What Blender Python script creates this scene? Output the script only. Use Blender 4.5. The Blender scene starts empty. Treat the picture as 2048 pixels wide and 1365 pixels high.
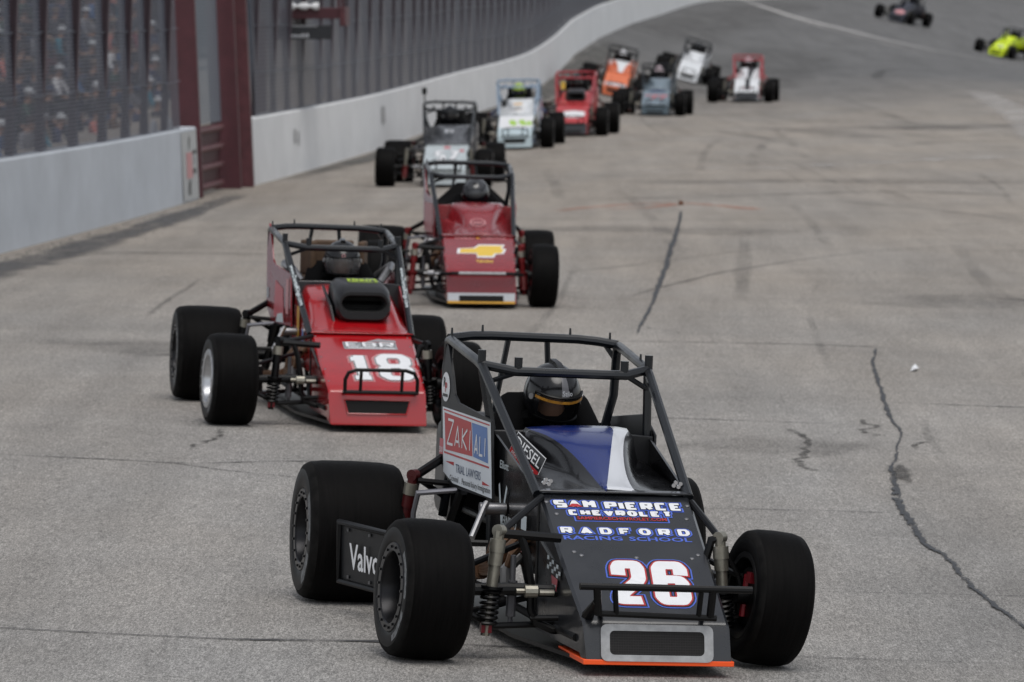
import bpy, math, random
import numpy as np
from mathutils import Vector, Matrix
R = math.radians
rnd = random.Random(7)
scn = bpy.context.scene
C = scn.collection

# ------------------------------------------------------------------ camera, sky, sun, exposure
cd = bpy.data.cameras.new('camera'); cam = bpy.data.objects.new('camera', cd); C.objects.link(cam)
cd.sensor_width = 36; cd.lens = 200.0; cd.clip_end = 8000; cd.clip_start = .5
cam.location = (0, 0, 3.1); cam.rotation_euler = (R(90) - math.atan(682.5 / 11378), 0, 0)
cd.dof.use_dof = True; cd.dof.focus_distance = 27.2; cd.dof.aperture_fstop = 7.0
scn.camera = cam
scn.render.resolution_x = 1024; scn.render.resolution_y = 682
w = bpy.data.worlds.new('World'); scn.world = w; w.use_nodes = True
nt = w.node_tree; bg = nt.nodes['Background']
sky = nt.nodes.new('ShaderNodeTexSky'); sky.sky_type = 'NISHITA'; sky.sun_disc = False
SUN_EL, SUN_AZ = R(66), R(165)          # azimuth clockwise from +Y
sky.sun_elevation = SUN_EL; sky.sun_rotation = SUN_AZ
sky.air_density = 1.0; sky.dust_density = 1.5; sky.ozone_density = 1.0
hs = nt.nodes.new('ShaderNodeHueSaturation'); hs.inputs['Saturation'].default_value = .25
nt.links.new(sky.outputs[0], hs.inputs['Color']); nt.links.new(hs.outputs[0], bg.inputs['Color'])
bg.inputs['Strength'].default_value = .135
sd = bpy.data.lights.new('sun', 'SUN'); sd.energy = 1.45; sd.angle = R(40); sd.color = (1, .965, .92)
sun = bpy.data.objects.new('sun', sd); C.objects.link(sun)
dv = Vector((math.sin(SUN_AZ) * math.cos(SUN_EL), math.cos(SUN_AZ) * math.cos(SUN_EL), math.sin(SUN_EL)))
sun.rotation_euler = dv.to_track_quat('Z', 'Y').to_euler(); sun.location = dv * 60
vs = scn.view_settings; vs.view_transform = 'Standard'; vs.look = 'None'; vs.gamma = 1; vs.exposure = 0.08
vs.use_curve_mapping = False

# ------------------------------------------------------------------ materials
MATS = {}
def mat(name, col, rough=.5, metal=0., coat=0., var=0., scale=14., bump=0., bscale=150., spec=.5, rvar=0., stretch=None):
    if name in MATS: return MATS[name]
    m = bpy.data.materials.new(name); m.use_nodes = True; t = m.node_tree; n = t.nodes; L = t.links
    b = n['Principled BSDF']; b.inputs['Roughness'].default_value = rough; b.inputs['Metallic'].default_value = metal
    b.inputs['Coat Weight'].default_value = coat; b.inputs['Coat Roughness'].default_value = .08
    b.inputs['Specular IOR Level'].default_value = spec
    b.inputs['Base Color'].default_value = (*col, 1)
    if var or rvar or bump:
        tc = n.new('ShaderNodeTexCoord'); mp = n.new('ShaderNodeMapping')
        if stretch: mp.inputs['Scale'].default_value = stretch
        L.new(tc.outputs['Object'], mp.inputs[0])
    if var or rvar:
        nz = n.new('ShaderNodeTexNoise'); nz.inputs['Scale'].default_value = scale; nz.inputs['Detail'].default_value = 5
        nz.inputs['Roughness'].default_value = .65; L.new(mp.outputs[0], nz.inputs['Vector'])
        if var:
            mr = n.new('ShaderNodeMapRange'); mr.inputs[1].default_value = .25; mr.inputs[2].default_value = .75
            mr.inputs[3].default_value = 1 - var; mr.inputs[4].default_value = 1 + var
            L.new(nz.outputs[0], mr.inputs[0])
            vm = n.new('ShaderNodeVectorMath'); vm.operation = 'SCALE'; vm.inputs[0].default_value = col
            L.new(mr.outputs[0], vm.inputs['Scale']); L.new(vm.outputs[0], b.inputs['Base Color'])
        if rvar:
            mr2 = n.new('ShaderNodeMapRange'); mr2.inputs[1].default_value = .3; mr2.inputs[2].default_value = .7
            mr2.inputs[3].default_value = max(.02, rough - rvar); mr2.inputs[4].default_value = min(1, rough + rvar)
            L.new(nz.outputs[0], mr2.inputs[0]); L.new(mr2.outputs[0], b.inputs['Roughness'])
    if bump:
        nb = n.new('ShaderNodeTexNoise'); nb.inputs['Scale'].default_value = bscale; nb.inputs['Detail'].default_value = 3
        L.new(mp.outputs[0], nb.inputs['Vector']); bp = n.new('ShaderNodeBump'); bp.inputs['Strength'].default_value = bump
        bp.inputs['Distance'].default_value = .004; L.new(nb.outputs[0], bp.inputs['Height']); L.new(bp.outputs[0], b.inputs['Normal'])
    MATS[name] = m; return m
def paint(name, col, rough=.32, coat=.35): return mat(name, col, rough, 0, coat, var=.12, scale=5, rvar=.1)
black_paint = mat('black_paint', (.013, .0145, .018), .34, 0, .5, var=.25, scale=5, rvar=.12, spec=.5); black_dull = mat('black_dull', (.006, .0065, .008), .45, 0, .1, var=.3, scale=5, spec=.4)
black_gloss = mat('black_gloss', (.005, .005, .006), .22, 0, .3, var=.2, scale=6, rvar=.08, spec=.35)
cage_black = mat('cage_black', (.006, .0075, .010), .32, 0, .15, var=.2, scale=9, rvar=.1, spec=.45)
frame_black = mat('frame_black', (.0018, .0018, .0022), .38, var=.3, scale=12, spec=.25)
rubber = mat('rubber', (.0024, .0021, .0021), .6, spec=.08, var=.9, scale=1.0, stretch=(90, 5, 5), bump=.3, bscale=70)
rubber_side = mat('rubber_side', (.0025, .0025, .003), .45, spec=.15, var=.35, scale=5)
rim_dark = mat('rim_dark', (.014, .014, .016), .3, .6, var=.2, scale=20)
rim_silver = mat('rim_silver', (.55, .56, .58), .28, .9, var=.15, scale=20)
steel = mat('steel', (.27, .27, .28), .34, .85, var=.2, scale=25)
alloy = mat('alloy', (.3, .285, .24), .38, .75, var=.2, scale=25)
chrome = mat('chrome', (.75, .76, .8), .12, 1)
copper = mat('copper', (.2, .115, .07), .45, .75, var=.3, scale=20)
seat_brown = mat('seat_brown', (.075, .042, .022), .7, var=.25, scale=14)
seat_black = mat('seat_black', (.003, .003, .0035), .8, var=.2, spec=.3)
suit_black = mat('suit_black', (.0022, .0022, .0026), .95, spec=.12, var=.4, scale=14, bump=.5, bscale=22)
skin = mat('skin', (.27, .15, .1), .55, var=.1)
red_hub = mat('red_hub', (.16, .006, .012), .4, .3)
red_shock = mat('red_shock', (.16, .006, .008), .4, .2); dark_red = mat('dark_red', (.06, .004, .005), .4, .2)
white = mat('white_vinyl', (.78, .79, .8), .4, var=.06, scale=12)
void_black = mat('void_black', (.004, .004, .004), .9)
red_paint = paint('red_paint', (.36, .006, .010), .18, .7); red_dark = paint('red_dark', (.235, .013, .019), .24, .6)
vinyl = {}
def vin(k, col): 
    vinyl[k] = mat('vinyl_' + k, col, .42, 0, .1, var=.06, scale=10); return vinyl[k]
for k, col in dict(white=(.76, .77, .79), blue=(.07, .13, .55), red=(.42, .025, .03), signred=(.46, .04, .045), signblue=(.1, .2, .47), black=(.01, .01, .012),
                   yellow=(.75, .5, .06), gold=(.62, .33, .03), green=(.35, .6, .04), orange=(.95, .1, .01), grey=(.3, .31, .33), navy=(.02, .03, .12),
                   silver=(.5, .52, .55), lime=(.5, .72, .03), pink=(.55, .25, .26), rose=(.5, .1, .12), cobalt=(.006, .02, .14), ice=(.6, .66, .68)).items(): vin(k, col)
vinyl['cobalt'].node_tree.nodes['Principled BSDF'].inputs['Roughness'].default_value = .22
vinyl['cobalt'].node_tree.nodes['Principled BSDF'].inputs['Coat Weight'].default_value = .35

# ------------------------------------------------------------------ mesh helpers
class MB:
    def __init__(s): s.V = []; s.F = []; s.M = []
    def add(s, v, f, m=0):
        o = len(s.V); s.V += [tuple(p) for p in v]; s.F += [tuple(i + o for i in q) for q in f]; s.M += [m] * len(f); return s
    def box(s, c, sz, m=0, rot=None):
        v = []
        for dx in (-.5, .5):
            for dy in (-.5, .5):
                for dz in (-.5, .5):
                    p = Vector((dx * sz[0], dy * sz[1], dz * sz[2]))
                    if rot: p = rot @ p
                    v.append(Vector(c) + p)
        return s.add(v, [(0, 1, 3, 2), (4, 6, 7, 5), (0, 4, 5, 1), (2, 3, 7, 6), (0, 2, 6, 4), (1, 5, 7, 3)], m)
    def prism(s, poly, off, m=0):
        n = len(poly); off = Vector(off); a = [Vector(p) for p in poly]
        v = a + [p + off for p in a]
        f = [tuple(range(n)), tuple(range(2 * n - 1, n - 1, -1))] + [(i, i + n, (i + 1) % n + n, (i + 1) % n) for i in range(n)]
        return s.add(v, f, m)
    def tube(s, pts, r, n=8, m=0, closed=False, caps=True):
        P = [Vector(p) for p in pts]; k = len(P); rs = r if isinstance(r, (list, tuple)) else [r] * k
        T = []
        for i in range(k):
            a = P[(i - 1) % k] if (closed or i) else P[0]; b = P[(i + 1) % k] if (closed or i < k - 1) else P[k - 1]
            d1 = (P[i] - a).normalized() if (P[i] - a).length > 1e-9 else Vector(); d2 = (b - P[i]).normalized() if (b - P[i]).length > 1e-9 else Vector()
            t = d1 + d2; T.append(t.normalized() if t.length > 1e-6 else Vector((0, 0, 1)))
        u = T[0].orthogonal().normalized(); v = []
        for i in range(k):
            u = (u - T[i] * u.dot(T[i])); u = u.normalized() if u.length > 1e-6 else T[i].orthogonal().normalized()
            w_ = T[i].cross(u)
            sc = 1.
            if 0 < i < k - 1 or closed:
                d = (P[(i + 1) % k] - P[i]).normalized(); sc = min(1.25, 1 / max(.5, abs(d.dot(T[i]))))
            for j in range(n):
                a = 2 * math.pi * j / n; v.append(P[i] + (u * math.cos(a) + w_ * math.sin(a)) * rs[i] * sc)
        f = []
        for i in range(k if closed else k - 1):
            for j in range(n):
                a, b = i * n + j, i * n + (j + 1) % n; c_, d_ = ((i + 1) % k) * n + (j + 1) % n, ((i + 1) % k) * n + j
                f.append((a, b, c_, d_))
        if caps and not closed: f += [tuple(range(n - 1, -1, -1)), tuple(range((k - 1) * n, k * n))]
        return s.add(v, f, m)
    def lathe(s, prof, n=40, axis='x', c=(0, 0, 0), m=0, closed=False):
        v = []; c = Vector(c); k = len(prof)
        for (h, r) in prof:
            for j in range(n):
                a = 2 * math.pi * j / n; p = (h, r * math.cos(a), r * math.sin(a))
                if axis == 'z': p = (p[1], p[2], p[0])
                if axis == 'y': p = (p[2], p[0], p[1])
                v.append(c + Vector(p))
        f = []
        for i in range(k if closed else k - 1):
            for j in range(n):
                a = i * n + j; b = i * n + (j + 1) % n; i2 = (i + 1) % k
                f.append((a, b, i2 * n + (j + 1) % n, i2 * n + j))
        return s.add(v, f, m)
    def loft(s, secs, m=0, cap0=True, cap1=True, closed=True):
        n = len(secs[0]); v = [p for q in secs for p in q]; f = []
        for i in range(len(secs) - 1):
            for j in range(n if closed else n - 1):
                a, b = i * n + j, i * n + (j + 1) % n; f.append((a, b, b + n, a + n))
        if cap0: f.append(tuple(range(n - 1, -1, -1)))
        if cap1: f.append(tuple(range((len(secs) - 1) * n, len(secs) * n)))
        return s.add(v, f, m)
    def mesh(s, name, mats, smooth=True, ang=35):
        me = bpy.data.meshes.new(name); me.from_pydata(s.V, [], s.F)
        for m in (mats if isinstance(mats, (list, tuple)) else [mats]): me.materials.append(m)
        if any(s.M): me.polygons.foreach_set('material_index', s.M)
        if smooth:
            me.polygons.foreach_set('use_smooth', [True] * len(me.polygons)); me.set_sharp_from_angle(angle=R(ang))
        me.update(); return me
    def obj(s, name, mats, parent=None, smooth=True, ang=35, bevel=0):
        return link(name, s.mesh(name, mats, smooth, ang), parent, bevel)
def link(name, me, parent=None, bevel=0):
    o = bpy.data.objects.new(name, me); C.objects.link(o)
    if parent: o.parent = parent
    if bevel:
        b = o.modifiers.new('bevel', 'BEVEL'); b.width = bevel; b.segments = 2; b.limit_method = 'ANGLE'; b.angle_limit = R(40)
    return o
def tag(o, label=None, cat=None, group=None, kind=None):
    if label: o['label'] = label
    if cat: o['category'] = cat
    if group: o['group'] = group
    if kind: o['kind'] = kind
    return o
def empty(name, M=None):
    o = bpy.data.objects.new(name, None); C.objects.link(o); o.empty_display_size = .2
    if M is not None: o.matrix_world = M
    return o
def crom(pts, sub):
    P = [np.array(p, float) for p in pts]; P = [2 * P[0] - P[1]] + P + [2 * P[-1] - P[-2]]; out = []
    for i in range(1, len(P) - 2):
        for k in range(sub):
            t = k / sub; a, b, c, d = P[i - 1:i + 3]
            out.append(.5 * (2 * b + (c - a) * t + (2 * a - 5 * b + 4 * c - d) * t * t + (3 * b - a - 3 * c + d) * t ** 3))
    out.append(P[-2]); return out

# ------------------------------------------------------------------ lettering helpers
FONT = {k: [[(int(p[0]) / 4, int(p[1]) / 4) for p in pl.split()] for pl in v.split('/')] for k, v in {
    'A': '00 24 40/11 31', 'B': '00 04 34 43 32 02/32 41 30 00', 'C': '44 04 00 40', 'D': '00 04 34 43 41 30 00', 'E': '44 04 00 40/02 32', 'F': '44 04 00/02 32',
    'G': '44 04 00 40 42 22', 'H': '00 04/40 44/02 42', 'I': '20 24', 'K': '00 04/44 02 40', 'L': '04 00 40', 'M': '00 04 22 44 40', 'N': '00 04 40 44',
    'O': '10 01 03 14 34 43 41 30 10', 'P': '00 04 44 42 02', 'R': '00 04 44 42 02/22 40', 'S': '44 04 02 42 40 00', 'T': '04 44/24 20', 'V': '04 20 44', 'Y': '04 22 44/22 20',
    'Z': '04 44 00 40', 'W': '04 10 22 30 44', 'U': '04 00 40 44', '0': '00 04 44 40 00', '1': '13 24 20/10 30', '4': '30 34 01 41', '5': '44 04 02 42 40 00',
    '7': '04 44 10', '8': '00 04 44 40 00/02 42', "'": '24 23', '.': '20 20'}.items()}
def stroke(pts, w_, ext=0.):
    """pieces of a round-joined stroke: one quad per segment, a disc at every joint"""
    P = [np.array(p, float) for p in pts]; closed = len(P) > 2 and np.allclose(P[0], P[-1]); out = []; k = len(P)
    for i in range(k - 1):
        a, b = P[i].copy(), P[i + 1].copy(); l = np.linalg.norm(b - a)
        if l < 1e-9: continue
        d = (b - a) / l; n = np.array([-d[1], d[0]]) * w_ / 2
        if not closed and i == 0: a = a - d * ext
        if not closed and i == k - 2: b = b + d * ext
        out.append([a + n, a - n, b - n, b + n])
        if i or closed: out.append([P[i] + w_ / 2 * np.array([math.cos(t), math.sin(t)]) for t in np.linspace(0, 2 * math.pi, 13)[:-1]])
    return out
def letters(txt, x0, x1, y0, y1, w_, gap=.22, slant=0.):
    """centre-line strokes of block capitals filling the box"""
    wid = [{'I': .3, ' ': .55, "'": .3, '.': .3, '1': .7}.get(c, 1.) for c in txt]
    tot = sum(wid) + gap * (len(txt) - 1); u = (x1 - x0) / tot; x = x0; out = []
    for c, q in zip(txt, wid):
        cw = q * u
        grp = []
        for pl in FONT.get(c, []):
            pp = []
            for (a, b) in pl:
                a = .5 if q <= .3 else a
                xx = x + (w_ / 2 + a * (cw - w_) if cw > w_ else cw / 2); yy = y0 + w_ / 2 + b * (y1 - y0 - w_)
                pp.append((xx + slant * (yy - y0), yy))
            grp.append(pp)
        if grp: out.append(grp)
        x += cw + gap * u
    return out
class Panel:
    """flat lettering on a panel: o origin, U right, V up as one reads it"""
    def __init__(s, o, U, V):
        s.o = Vector(o); s.U = Vector(U).normalized(); s.V = Vector(V).normalized(); s.N = s.U.cross(s.V); s.k = 0
    def p(s, a, b, e): return s.o + s.U * a + s.V * b + s.N * e
    def strokes(s, mb, pls, w_, m, e, ext=0., ax=1.):
        for pl in [q for g_ in pls for q in (g_ if isinstance(g_[0], list) else [g_])]:
            for v in stroke([(a / ax, b) for a, b in pl], w_, ext):
                s.k += 1; ee = e + (s.k % 23) * .00003; mb.add([s.p(a * ax, b, ee) for a, b in v], [tuple(range(len(v)))], m)
    def poly(s, mb, pts, m, e): mb.add([s.p(a, b, e) for a, b in pts], [tuple(range(len(pts)))], m)
    def rect(s, mb, x0, y0, x1, y1, m, e): s.poly(mb, [(x0, y0), (x1, y0), (x1, y1), (x0, y1)], m, e)
    def text(s, mb, txt, x0, y0, h, m, e, width=None, off=0., shear=0.):
        V, Fc, (mnx, mxx) = text2d(txt, off, shear); sx = h if width is None else width / (mxx - mnx)
        mb.add([s.p(x0 + (a - mnx) * sx, y0 + b * h, e) for a, b in V], Fc, m)
def letter_objs(panel, parent, chars, layers, name='letter', ax=1.):
    '''every big character its own object; layers = (stroke width, material, height, end extension)'''
    for ch in chars:
        mb = MB()
        for i, (w_, m_, e_, x_) in enumerate(layers): panel.strokes(mb, [ch], w_, i, e_, x_, ax)
        mb.obj(name, [l[1] for l in layers], parent, smooth=False)
TXT = {}
def text2d(txt, off=0., shear=0.):
    k = (txt, off, shear)
    if k not in TXT:
        cu = bpy.data.curves.new('lettering', 'FONT'); cu.body = txt; cu.size = 1.38; cu.offset = off; cu.shear = shear; cu.resolution_u = 2
        ob = bpy.data.objects.new('lettering', cu); C.objects.link(ob)
        me = bpy.data.meshes.new_from_object(ob.evaluated_get(bpy.context.evaluated_depsgraph_get()))
        V = [(v.co.x, v.co.y) for v in me.vertices]; Fc = [tuple(p.vertices) for p in me.polygons]
        bpy.data.objects.remove(ob); bpy.data.curves.remove(cu); bpy.data.meshes.remove(me)
        TXT[k] = (V, Fc, (min(a for a, _ in V), max(a for a, _ in V)))
    return TXT[k]

# ------------------------------------------------------------------ ground: flat straight with slight bank, rising into the banked far turn
CP = [(-4.3,94,0),(-2.6,117,.04),(-1,142,.24),(.75,165,.5),(2.0,181,1.35),(3.3,203,1.85),(5.8,242,2.3),(11,299,3.1),
 (-1.1,94.6,0),(.1,117,.02),(1.34,124,.16),(3.04,169,.18),(3.83,151,.03),(6.05,190,.27),(6.95,168,.1),(22.4,262,.45),(18.3,270,2.1),(17.6,254,1.2),
 (23.4,252,.0),(16.5,287,2.7),(13.2,325,3.2),(8,200,.4),(14,200,.3),(14,240,1.0),(19,225,.25),(30,300,1.1),(34,340,2.2),(24,340,3.3),
 (10,110,.05),(14,150,.25),(20,180,.15),(30,230,0),(45,300,.2),(60,340,.8),(-30,200,2),(-30,300,3.5),(0,340,4),(60,200,0),
 (-14,140,.5),(-14,180,1.5),(-10,240,3)]
CP += [(x, y, 0) for x in (-40, -12, -5, 0, 6, 16, 40) for y in (-40, 0, 30, 60, 85)] + [(40,120,0),(40,180,0),(-40,130,.2)]
CP = np.array(CP, float); SC = np.array([1., .16])
def _U(r2): return np.where(r2 > 1e-12, .5 * r2 * np.log(np.maximum(r2, 1e-12)), 0)
PP = CP[:, :2] * SC; NP = len(PP)
A = np.zeros((NP + 3, NP + 3)); A[:NP, :NP] = _U(((PP[:, None] - PP[None]) ** 2).sum(-1)) + np.eye(NP) * 1.2
A[:NP, NP] = 1; A[:NP, NP + 1:] = PP; A[NP:, :NP] = A[:NP, NP:].T
WT = np.linalg.solve(A, np.r_[CP[:, 2], 0, 0, 0])
def zfun(x, y):
    x = np.asarray(x, float); y = np.asarray(y, float)
    q = np.stack([np.ravel(x), np.ravel(y)], -1) * SC
    r = (_U(((q[:, None] - PP[None]) ** 2).sum(-1)) @ WT[:NP] + WT[NP] + q @ WT[NP + 1:]).reshape(np.shape(x))
    b = np.interp(y, [0, 27, 41, 60, 80], [.042, .042, .030, .012, 0.])
    t = np.clip((y - 78) / 25, 0, 1); t = t * t * (3 - 2 * t)
    return -np.clip(x, -12, 14) * b + t * np.clip(r, -.3, 5)
GX = np.arange(-60, 81, 1.); GY = np.arange(-40, 421, 2.)
GZ = np.stack([zfun(GX, np.full_like(GX, y)) for y in GY])      # [iy, ix]
def gz(x, y):
    fx = min(max((x - GX[0]), 0), len(GX) - 1.001); fy = min(max((y - GY[0]) / 2, 0), len(GY) - 1.001)
    i, j = int(fx), int(fy); a, b = fx - i, fy - j
    # same triangulation as the sheet (quads split along one diagonal)
    z00, z10, z01, z11 = GZ[j, i], GZ[j, i + 1], GZ[j + 1, i], GZ[j + 1, i + 1]
    return float(z00 + (z10 - z00) * a + (z11 - z10) * b if a >= b else z00 + (z01 - z00) * b + (z11 - z01) * a)

def asphalt_mat():
    m = bpy.data.materials.new('old_asphalt'); m.use_nodes = True; t = m.node_tree; n = t.nodes; L = t.links; b = n['Principled BSDF']
    tc = n.new('ShaderNodeTexCoord')
    def noise(scale, stretch=(1, 1, 1), detail=4, rough=.6, loc=(0, 0, 0)):
        mp = n.new('ShaderNodeMapping'); mp.inputs['Scale'].default_value = stretch; mp.inputs['Location'].default_value = loc
        L.new(tc.outputs['Object'], mp.inputs[0]); z = n.new('ShaderNodeTexNoise'); z.inputs['Scale'].default_value = scale
        z.inputs['Detail'].default_value = detail; z.inputs['Roughness'].default_value = rough; L.new(mp.outputs[0], z.inputs['Vector']); return z.outputs[0]
    def rng(x, a, b_, c_, d):
        r = n.new('ShaderNodeMapRange'); r.inputs[1].default_value = a; r.inputs[2].default_value = b_; r.inputs[3].default_value = c_; r.inputs[4].default_value = d
        L.new(x, r.inputs[0]); return r.outputs[0]
    def mul(x, y):
        r = n.new('ShaderNodeMath'); r.operation = 'MULTIPLY'; L.new(x, r.inputs[0]); L.new(y, r.inputs[1]); return r.outputs[0]
    warm = rng(noise(.35, (1, .25, 1)), .35, .65, 0, 1)
    mx = n.new('ShaderNodeMix'); mx.data_type = 'RGBA'; mx.inputs[6].default_value = (.252, .245, .235, 1); mx.inputs[7].default_value = (.284, .252, .217, 1)
    sep0 = n.new('ShaderNodeSeparateXYZ'); L.new(tc.outputs['Object'], sep0.inputs[0])
    dist = rng(sep0.outputs[1], 30, 75, .25, 1.); wm = n.new('ShaderNodeMath'); wm.operation = 'MULTIPLY_ADD'; wm.inputs[1].default_value = .5; L.new(warm, wm.inputs[0]); L.new(dist, wm.inputs[2])
    w2_ = rng(wm.outputs[0], .3, 1.4, 0, 1); L.new(w2_, mx.inputs[0])
    # newer, darker surface on the banked turn (far end), irregular seam
    sep = n.new('ShaderNodeSeparateXYZ'); L.new(tc.outputs['Object'], sep.inputs[0])
    nb = noise(.05, (1, .3, 1), 3)
    ad = n.new('ShaderNodeMath'); ad.operation = 'MULTIPLY_ADD'; ad.inputs[1].default_value = 60; L.new(nb, ad.inputs[0]); L.new(sep.outputs[1], ad.inputs[2])
    tur = rng(ad.outputs[0], 165, 235, 0, 1)
    m2 = n.new('ShaderNodeMix'); m2.data_type = 'RGBA'; m2.inputs[7].default_value = (.128, .127, .126, 1); L.new(mx.outputs[2], m2.inputs[6]); L.new(tur, m2.inputs[0])
    k = rng(noise(.9, (1, .12, 1), 6, .7), .3, .7, .8, 1.16)
    k = mul(k, rng(noise(2.6, (1, .05, 1), 3, loc=(3, 1, 0)), .35, .65, .94, 1.05))      # rubbered streaks along the track
    k = mul(k, rng(noise(.5, (.25, 1, 1), 6, .7, (9, 4, 0)), .35, .65, .9, 1.07))     # cross-track staining
    g1 = noise(95, (1, .16, 1), detail=3, rough=.75); k = mul(k, rng(g1, .3, .7, .5, 1.5)); g4 = noise(38, (1, .14, 1), 3, .7, (2, 7, 1)); k = mul(k, rng(g4, .3, .7, .8, 1.2))
    g2 = noise(210, (1, .2, 1), detail=1, loc=(5, 5, 5)); k = mul(k, rng(g2, .3, .7, .62, 1.38))
    vm = n.new('ShaderNodeVectorMath'); vm.operation = 'SCALE'; L.new(m2.outputs[2], vm.inputs[0]); L.new(k, vm.inputs['Scale']); L.new(vm.outputs[0], b.inputs['Base Color'])
    b.inputs['Roughness'].default_value = .82; b.inputs['Specular IOR Level'].default_value = .3
    bp = n.new('ShaderNodeBump'); bp.inputs['Strength'].default_value = .5; bp.inputs['Distance'].default_value = .004; L.new(g1, bp.inputs['Height']); L.new(bp.outputs[0], b.inputs['Normal'])
    return m
nx, ny = len(GX), len(GY)
tv = [(GX[i], GY[j], GZ[j, i]) for j in range(ny) for i in range(nx)]
tf = []
for j in range(ny - 1):
    for i in range(nx - 1):
        a = j * nx + i; tf += [(a, a + 1, a + nx + 1), (a, a + nx + 1, a + nx)]
track = tag(MB().add(tv, tf).obj('race_track', asphalt_mat(), ang=80), kind='structure')
terr = tag(MB().add([(-3000, -3000, -.9), (3000, -3000, -.9), (3000, 3000, -.9), (-3000, 3000, -.9)], [(0, 1, 2, 3)]).obj('ground', mat('grass_ground', (.07, .09, .035), .95, var=.3, scale=.4)), kind='structure')

def soft_mat(name, col, cover, scale, stretch=(1, 1, 1), rough=.8, lo=.4, hi=.6):
    """worn marking: breaks up into bare asphalt"""
    m = bpy.data.materials.new(name); m.use_nodes = True; t = m.node_tree; n = t.nodes; L = t.links; b = n['Principled BSDF']
    b.inputs['Base Color'].default_value = (*col, 1); b.inputs['Roughness'].default_value = rough; b.inputs['Specular IOR Level'].default_value = .25
    tc = n.new('ShaderNodeTexCoord'); mp = n.new('ShaderNodeMapping'); mp.inputs['Scale'].default_value = stretch; L.new(tc.outputs['Object'], mp.inputs[0])
    z = n.new('ShaderNodeTexNoise'); z.inputs['Scale'].default_value = scale; z.inputs['Detail'].default_value = 5; z.inputs['Roughness'].default_value = .7; L.new(mp.outputs[0], z.inputs['Vector'])
    r = n.new('ShaderNodeMapRange'); r.inputs[1].default_value = lo; r.inputs[2].default_value = hi; r.inputs[3].default_value = 0; r.inputs[4].default_value = cover; L.new(z.outputs[0], r.inputs[0])
    uv = n.new('ShaderNodeAttribute'); uv.attribute_name = 'edge'
    mu = n.new('ShaderNodeMath'); mu.operation = 'MULTIPLY'; L.new(r.outputs[0], mu.inputs[0]); L.new(uv.outputs['Fac'], mu.inputs[1])
    L.new(mu.outputs[0], b.inputs['Alpha']); return m
def ribbon(name, pts, width, m, lift=.005, jit=0., sub=8, soft=True, parent=track, wj=.3):
    """a strip lying on the track; width constant in metres, edges fade through the 'edge' attribute"""
    P = crom([(x, y) for x, y in pts], sub); V = []; F = []; E = []
    ws = width if isinstance(width, (list, tuple)) else [width] * 2
    n = len(P); jx = 0
    for i, p in enumerate(P):
        a = P[max(0, i - 1)]; b = P[min(n - 1, i + 1)]; d = b - a; d = d / (np.linalg.norm(d) + 1e-9); nn = np.array([-d[1], d[0]])
        t = i / (n - 1); wd = np.interp(t, np.linspace(0, 1, len(ws)), ws) * (1 + rnd.uniform(-wj, wj))
        jx = .6 * jx + rnd.uniform(-jit, jit)
        end = min(1, min(t, 1 - t) * 8) if soft else 1
        for k, (s, e) in enumerate(((-1, 0), (-.55, 1), (.55, 1), (1, 0))):
            q = p + nn * (s * wd / 2 + jx); V.append((q[0], q[1], gz(q[0], q[1]) + lift)); E.append((e if soft else 1.) * (end if soft else 1))
        if i:
            o = 4 * i
            for k in range(3): F.append((o - 4 + k, o - 3 + k, o + k + 1, o + k))
    me = bpy.data.meshes.new(name); me.from_pydata(V, [], F); me.materials.append(m)
    at = me.attributes.new('edge', 'FLOAT', 'POINT'); at.data.foreach_set('value', E)
    return link(name, me, parent)
tar = soft_mat('tar', (.04, .042, .047), .95, 9, (1, .25, 1), rough=.6, lo=.3, hi=.48)
tar_thin = soft_mat('tar_thin', (.05, .05, .052), .9, 3, lo=.3, hi=.6)
crackm = soft_mat('crack', (.06, .057, .053), .85, 9, lo=.38, hi=.6)
skid = soft_mat('skid_rubber', (.06, .06, .06), .45, 1.2, (1, .3, 1), lo=.25, hi=.75)
faint = soft_mat('faint_rubber', (.1, .097, .094), .3, .9, (1, .25, 1), lo=.38, hi=.75)
stain = soft_mat('oil_stain', (.12, .115, .11), .4, 1.1, (1, .35, 1), lo=.3, hi=.75)
whiteline = soft_mat('white_line', (.66, .65, .63), .9, 1.3, (1, .3, 1), lo=.1, hi=.5)
paleline = soft_mat('pale_line', (.5, .48, .46), .75, .8, (1, .3, 1), lo=.25, hi=.7)
mat_line = soft_mat('turn_line', (.46, .45, .44), .9, 1.3, (1, .3, 1), lo=.0, hi=.45)
orangem = soft_mat('orange_paint', (.5, .13, .05), .6, 2.2, (1, .3, 1), lo=.3, hi=.7)
for pts, wd in (([(-2.6, 27.1), (-2.44, 27.06), (-1.9, 27.0), (-1.3, 26.98), (-.6, 27.14), (.4, 27.15), (1.39, 27.22), (2.6, 27.28)], [.05, .035, .03, .09, .1, .03, .02, .02]),
                ([(-3.5, 37.3), (-2.61, 37.2), (-2.11, 37.1), (-1.54, 37.5), (-.6, 37.9)], [.05, .05, .05, .06, .02]),
                ([(-2.25, 37.1), (-1.8, 36.6), (-1.2, 36.15)], [.03, .03]),
                ([(.5, 42.4), (1.1, 42.55), (1.78, 42.5), (2.68, 42.4)], [.03, .05, .05, .02]),
                ([(2.95, 44.8), (3.4, 44.75), (4.2, 44.7)], [.03, .06, .06]),
                ([(.2, 51.4), (.94, 51.9), (2.18, 52.0), (3.1, 51.9), (3.44, 51.75)], [.02, .06, .06, .08, .12]),
                ([(1.0, 35.0), (1.79, 35.15), (2.4, 35.2)], [.03, .03]), ([(1.6, 30.3), (2.2, 30.4), (2.9, 30.5)], [.015, .015])):
    ribbon('tar_seam', pts, wd, tar_thin, .005, .006, 14)
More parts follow.
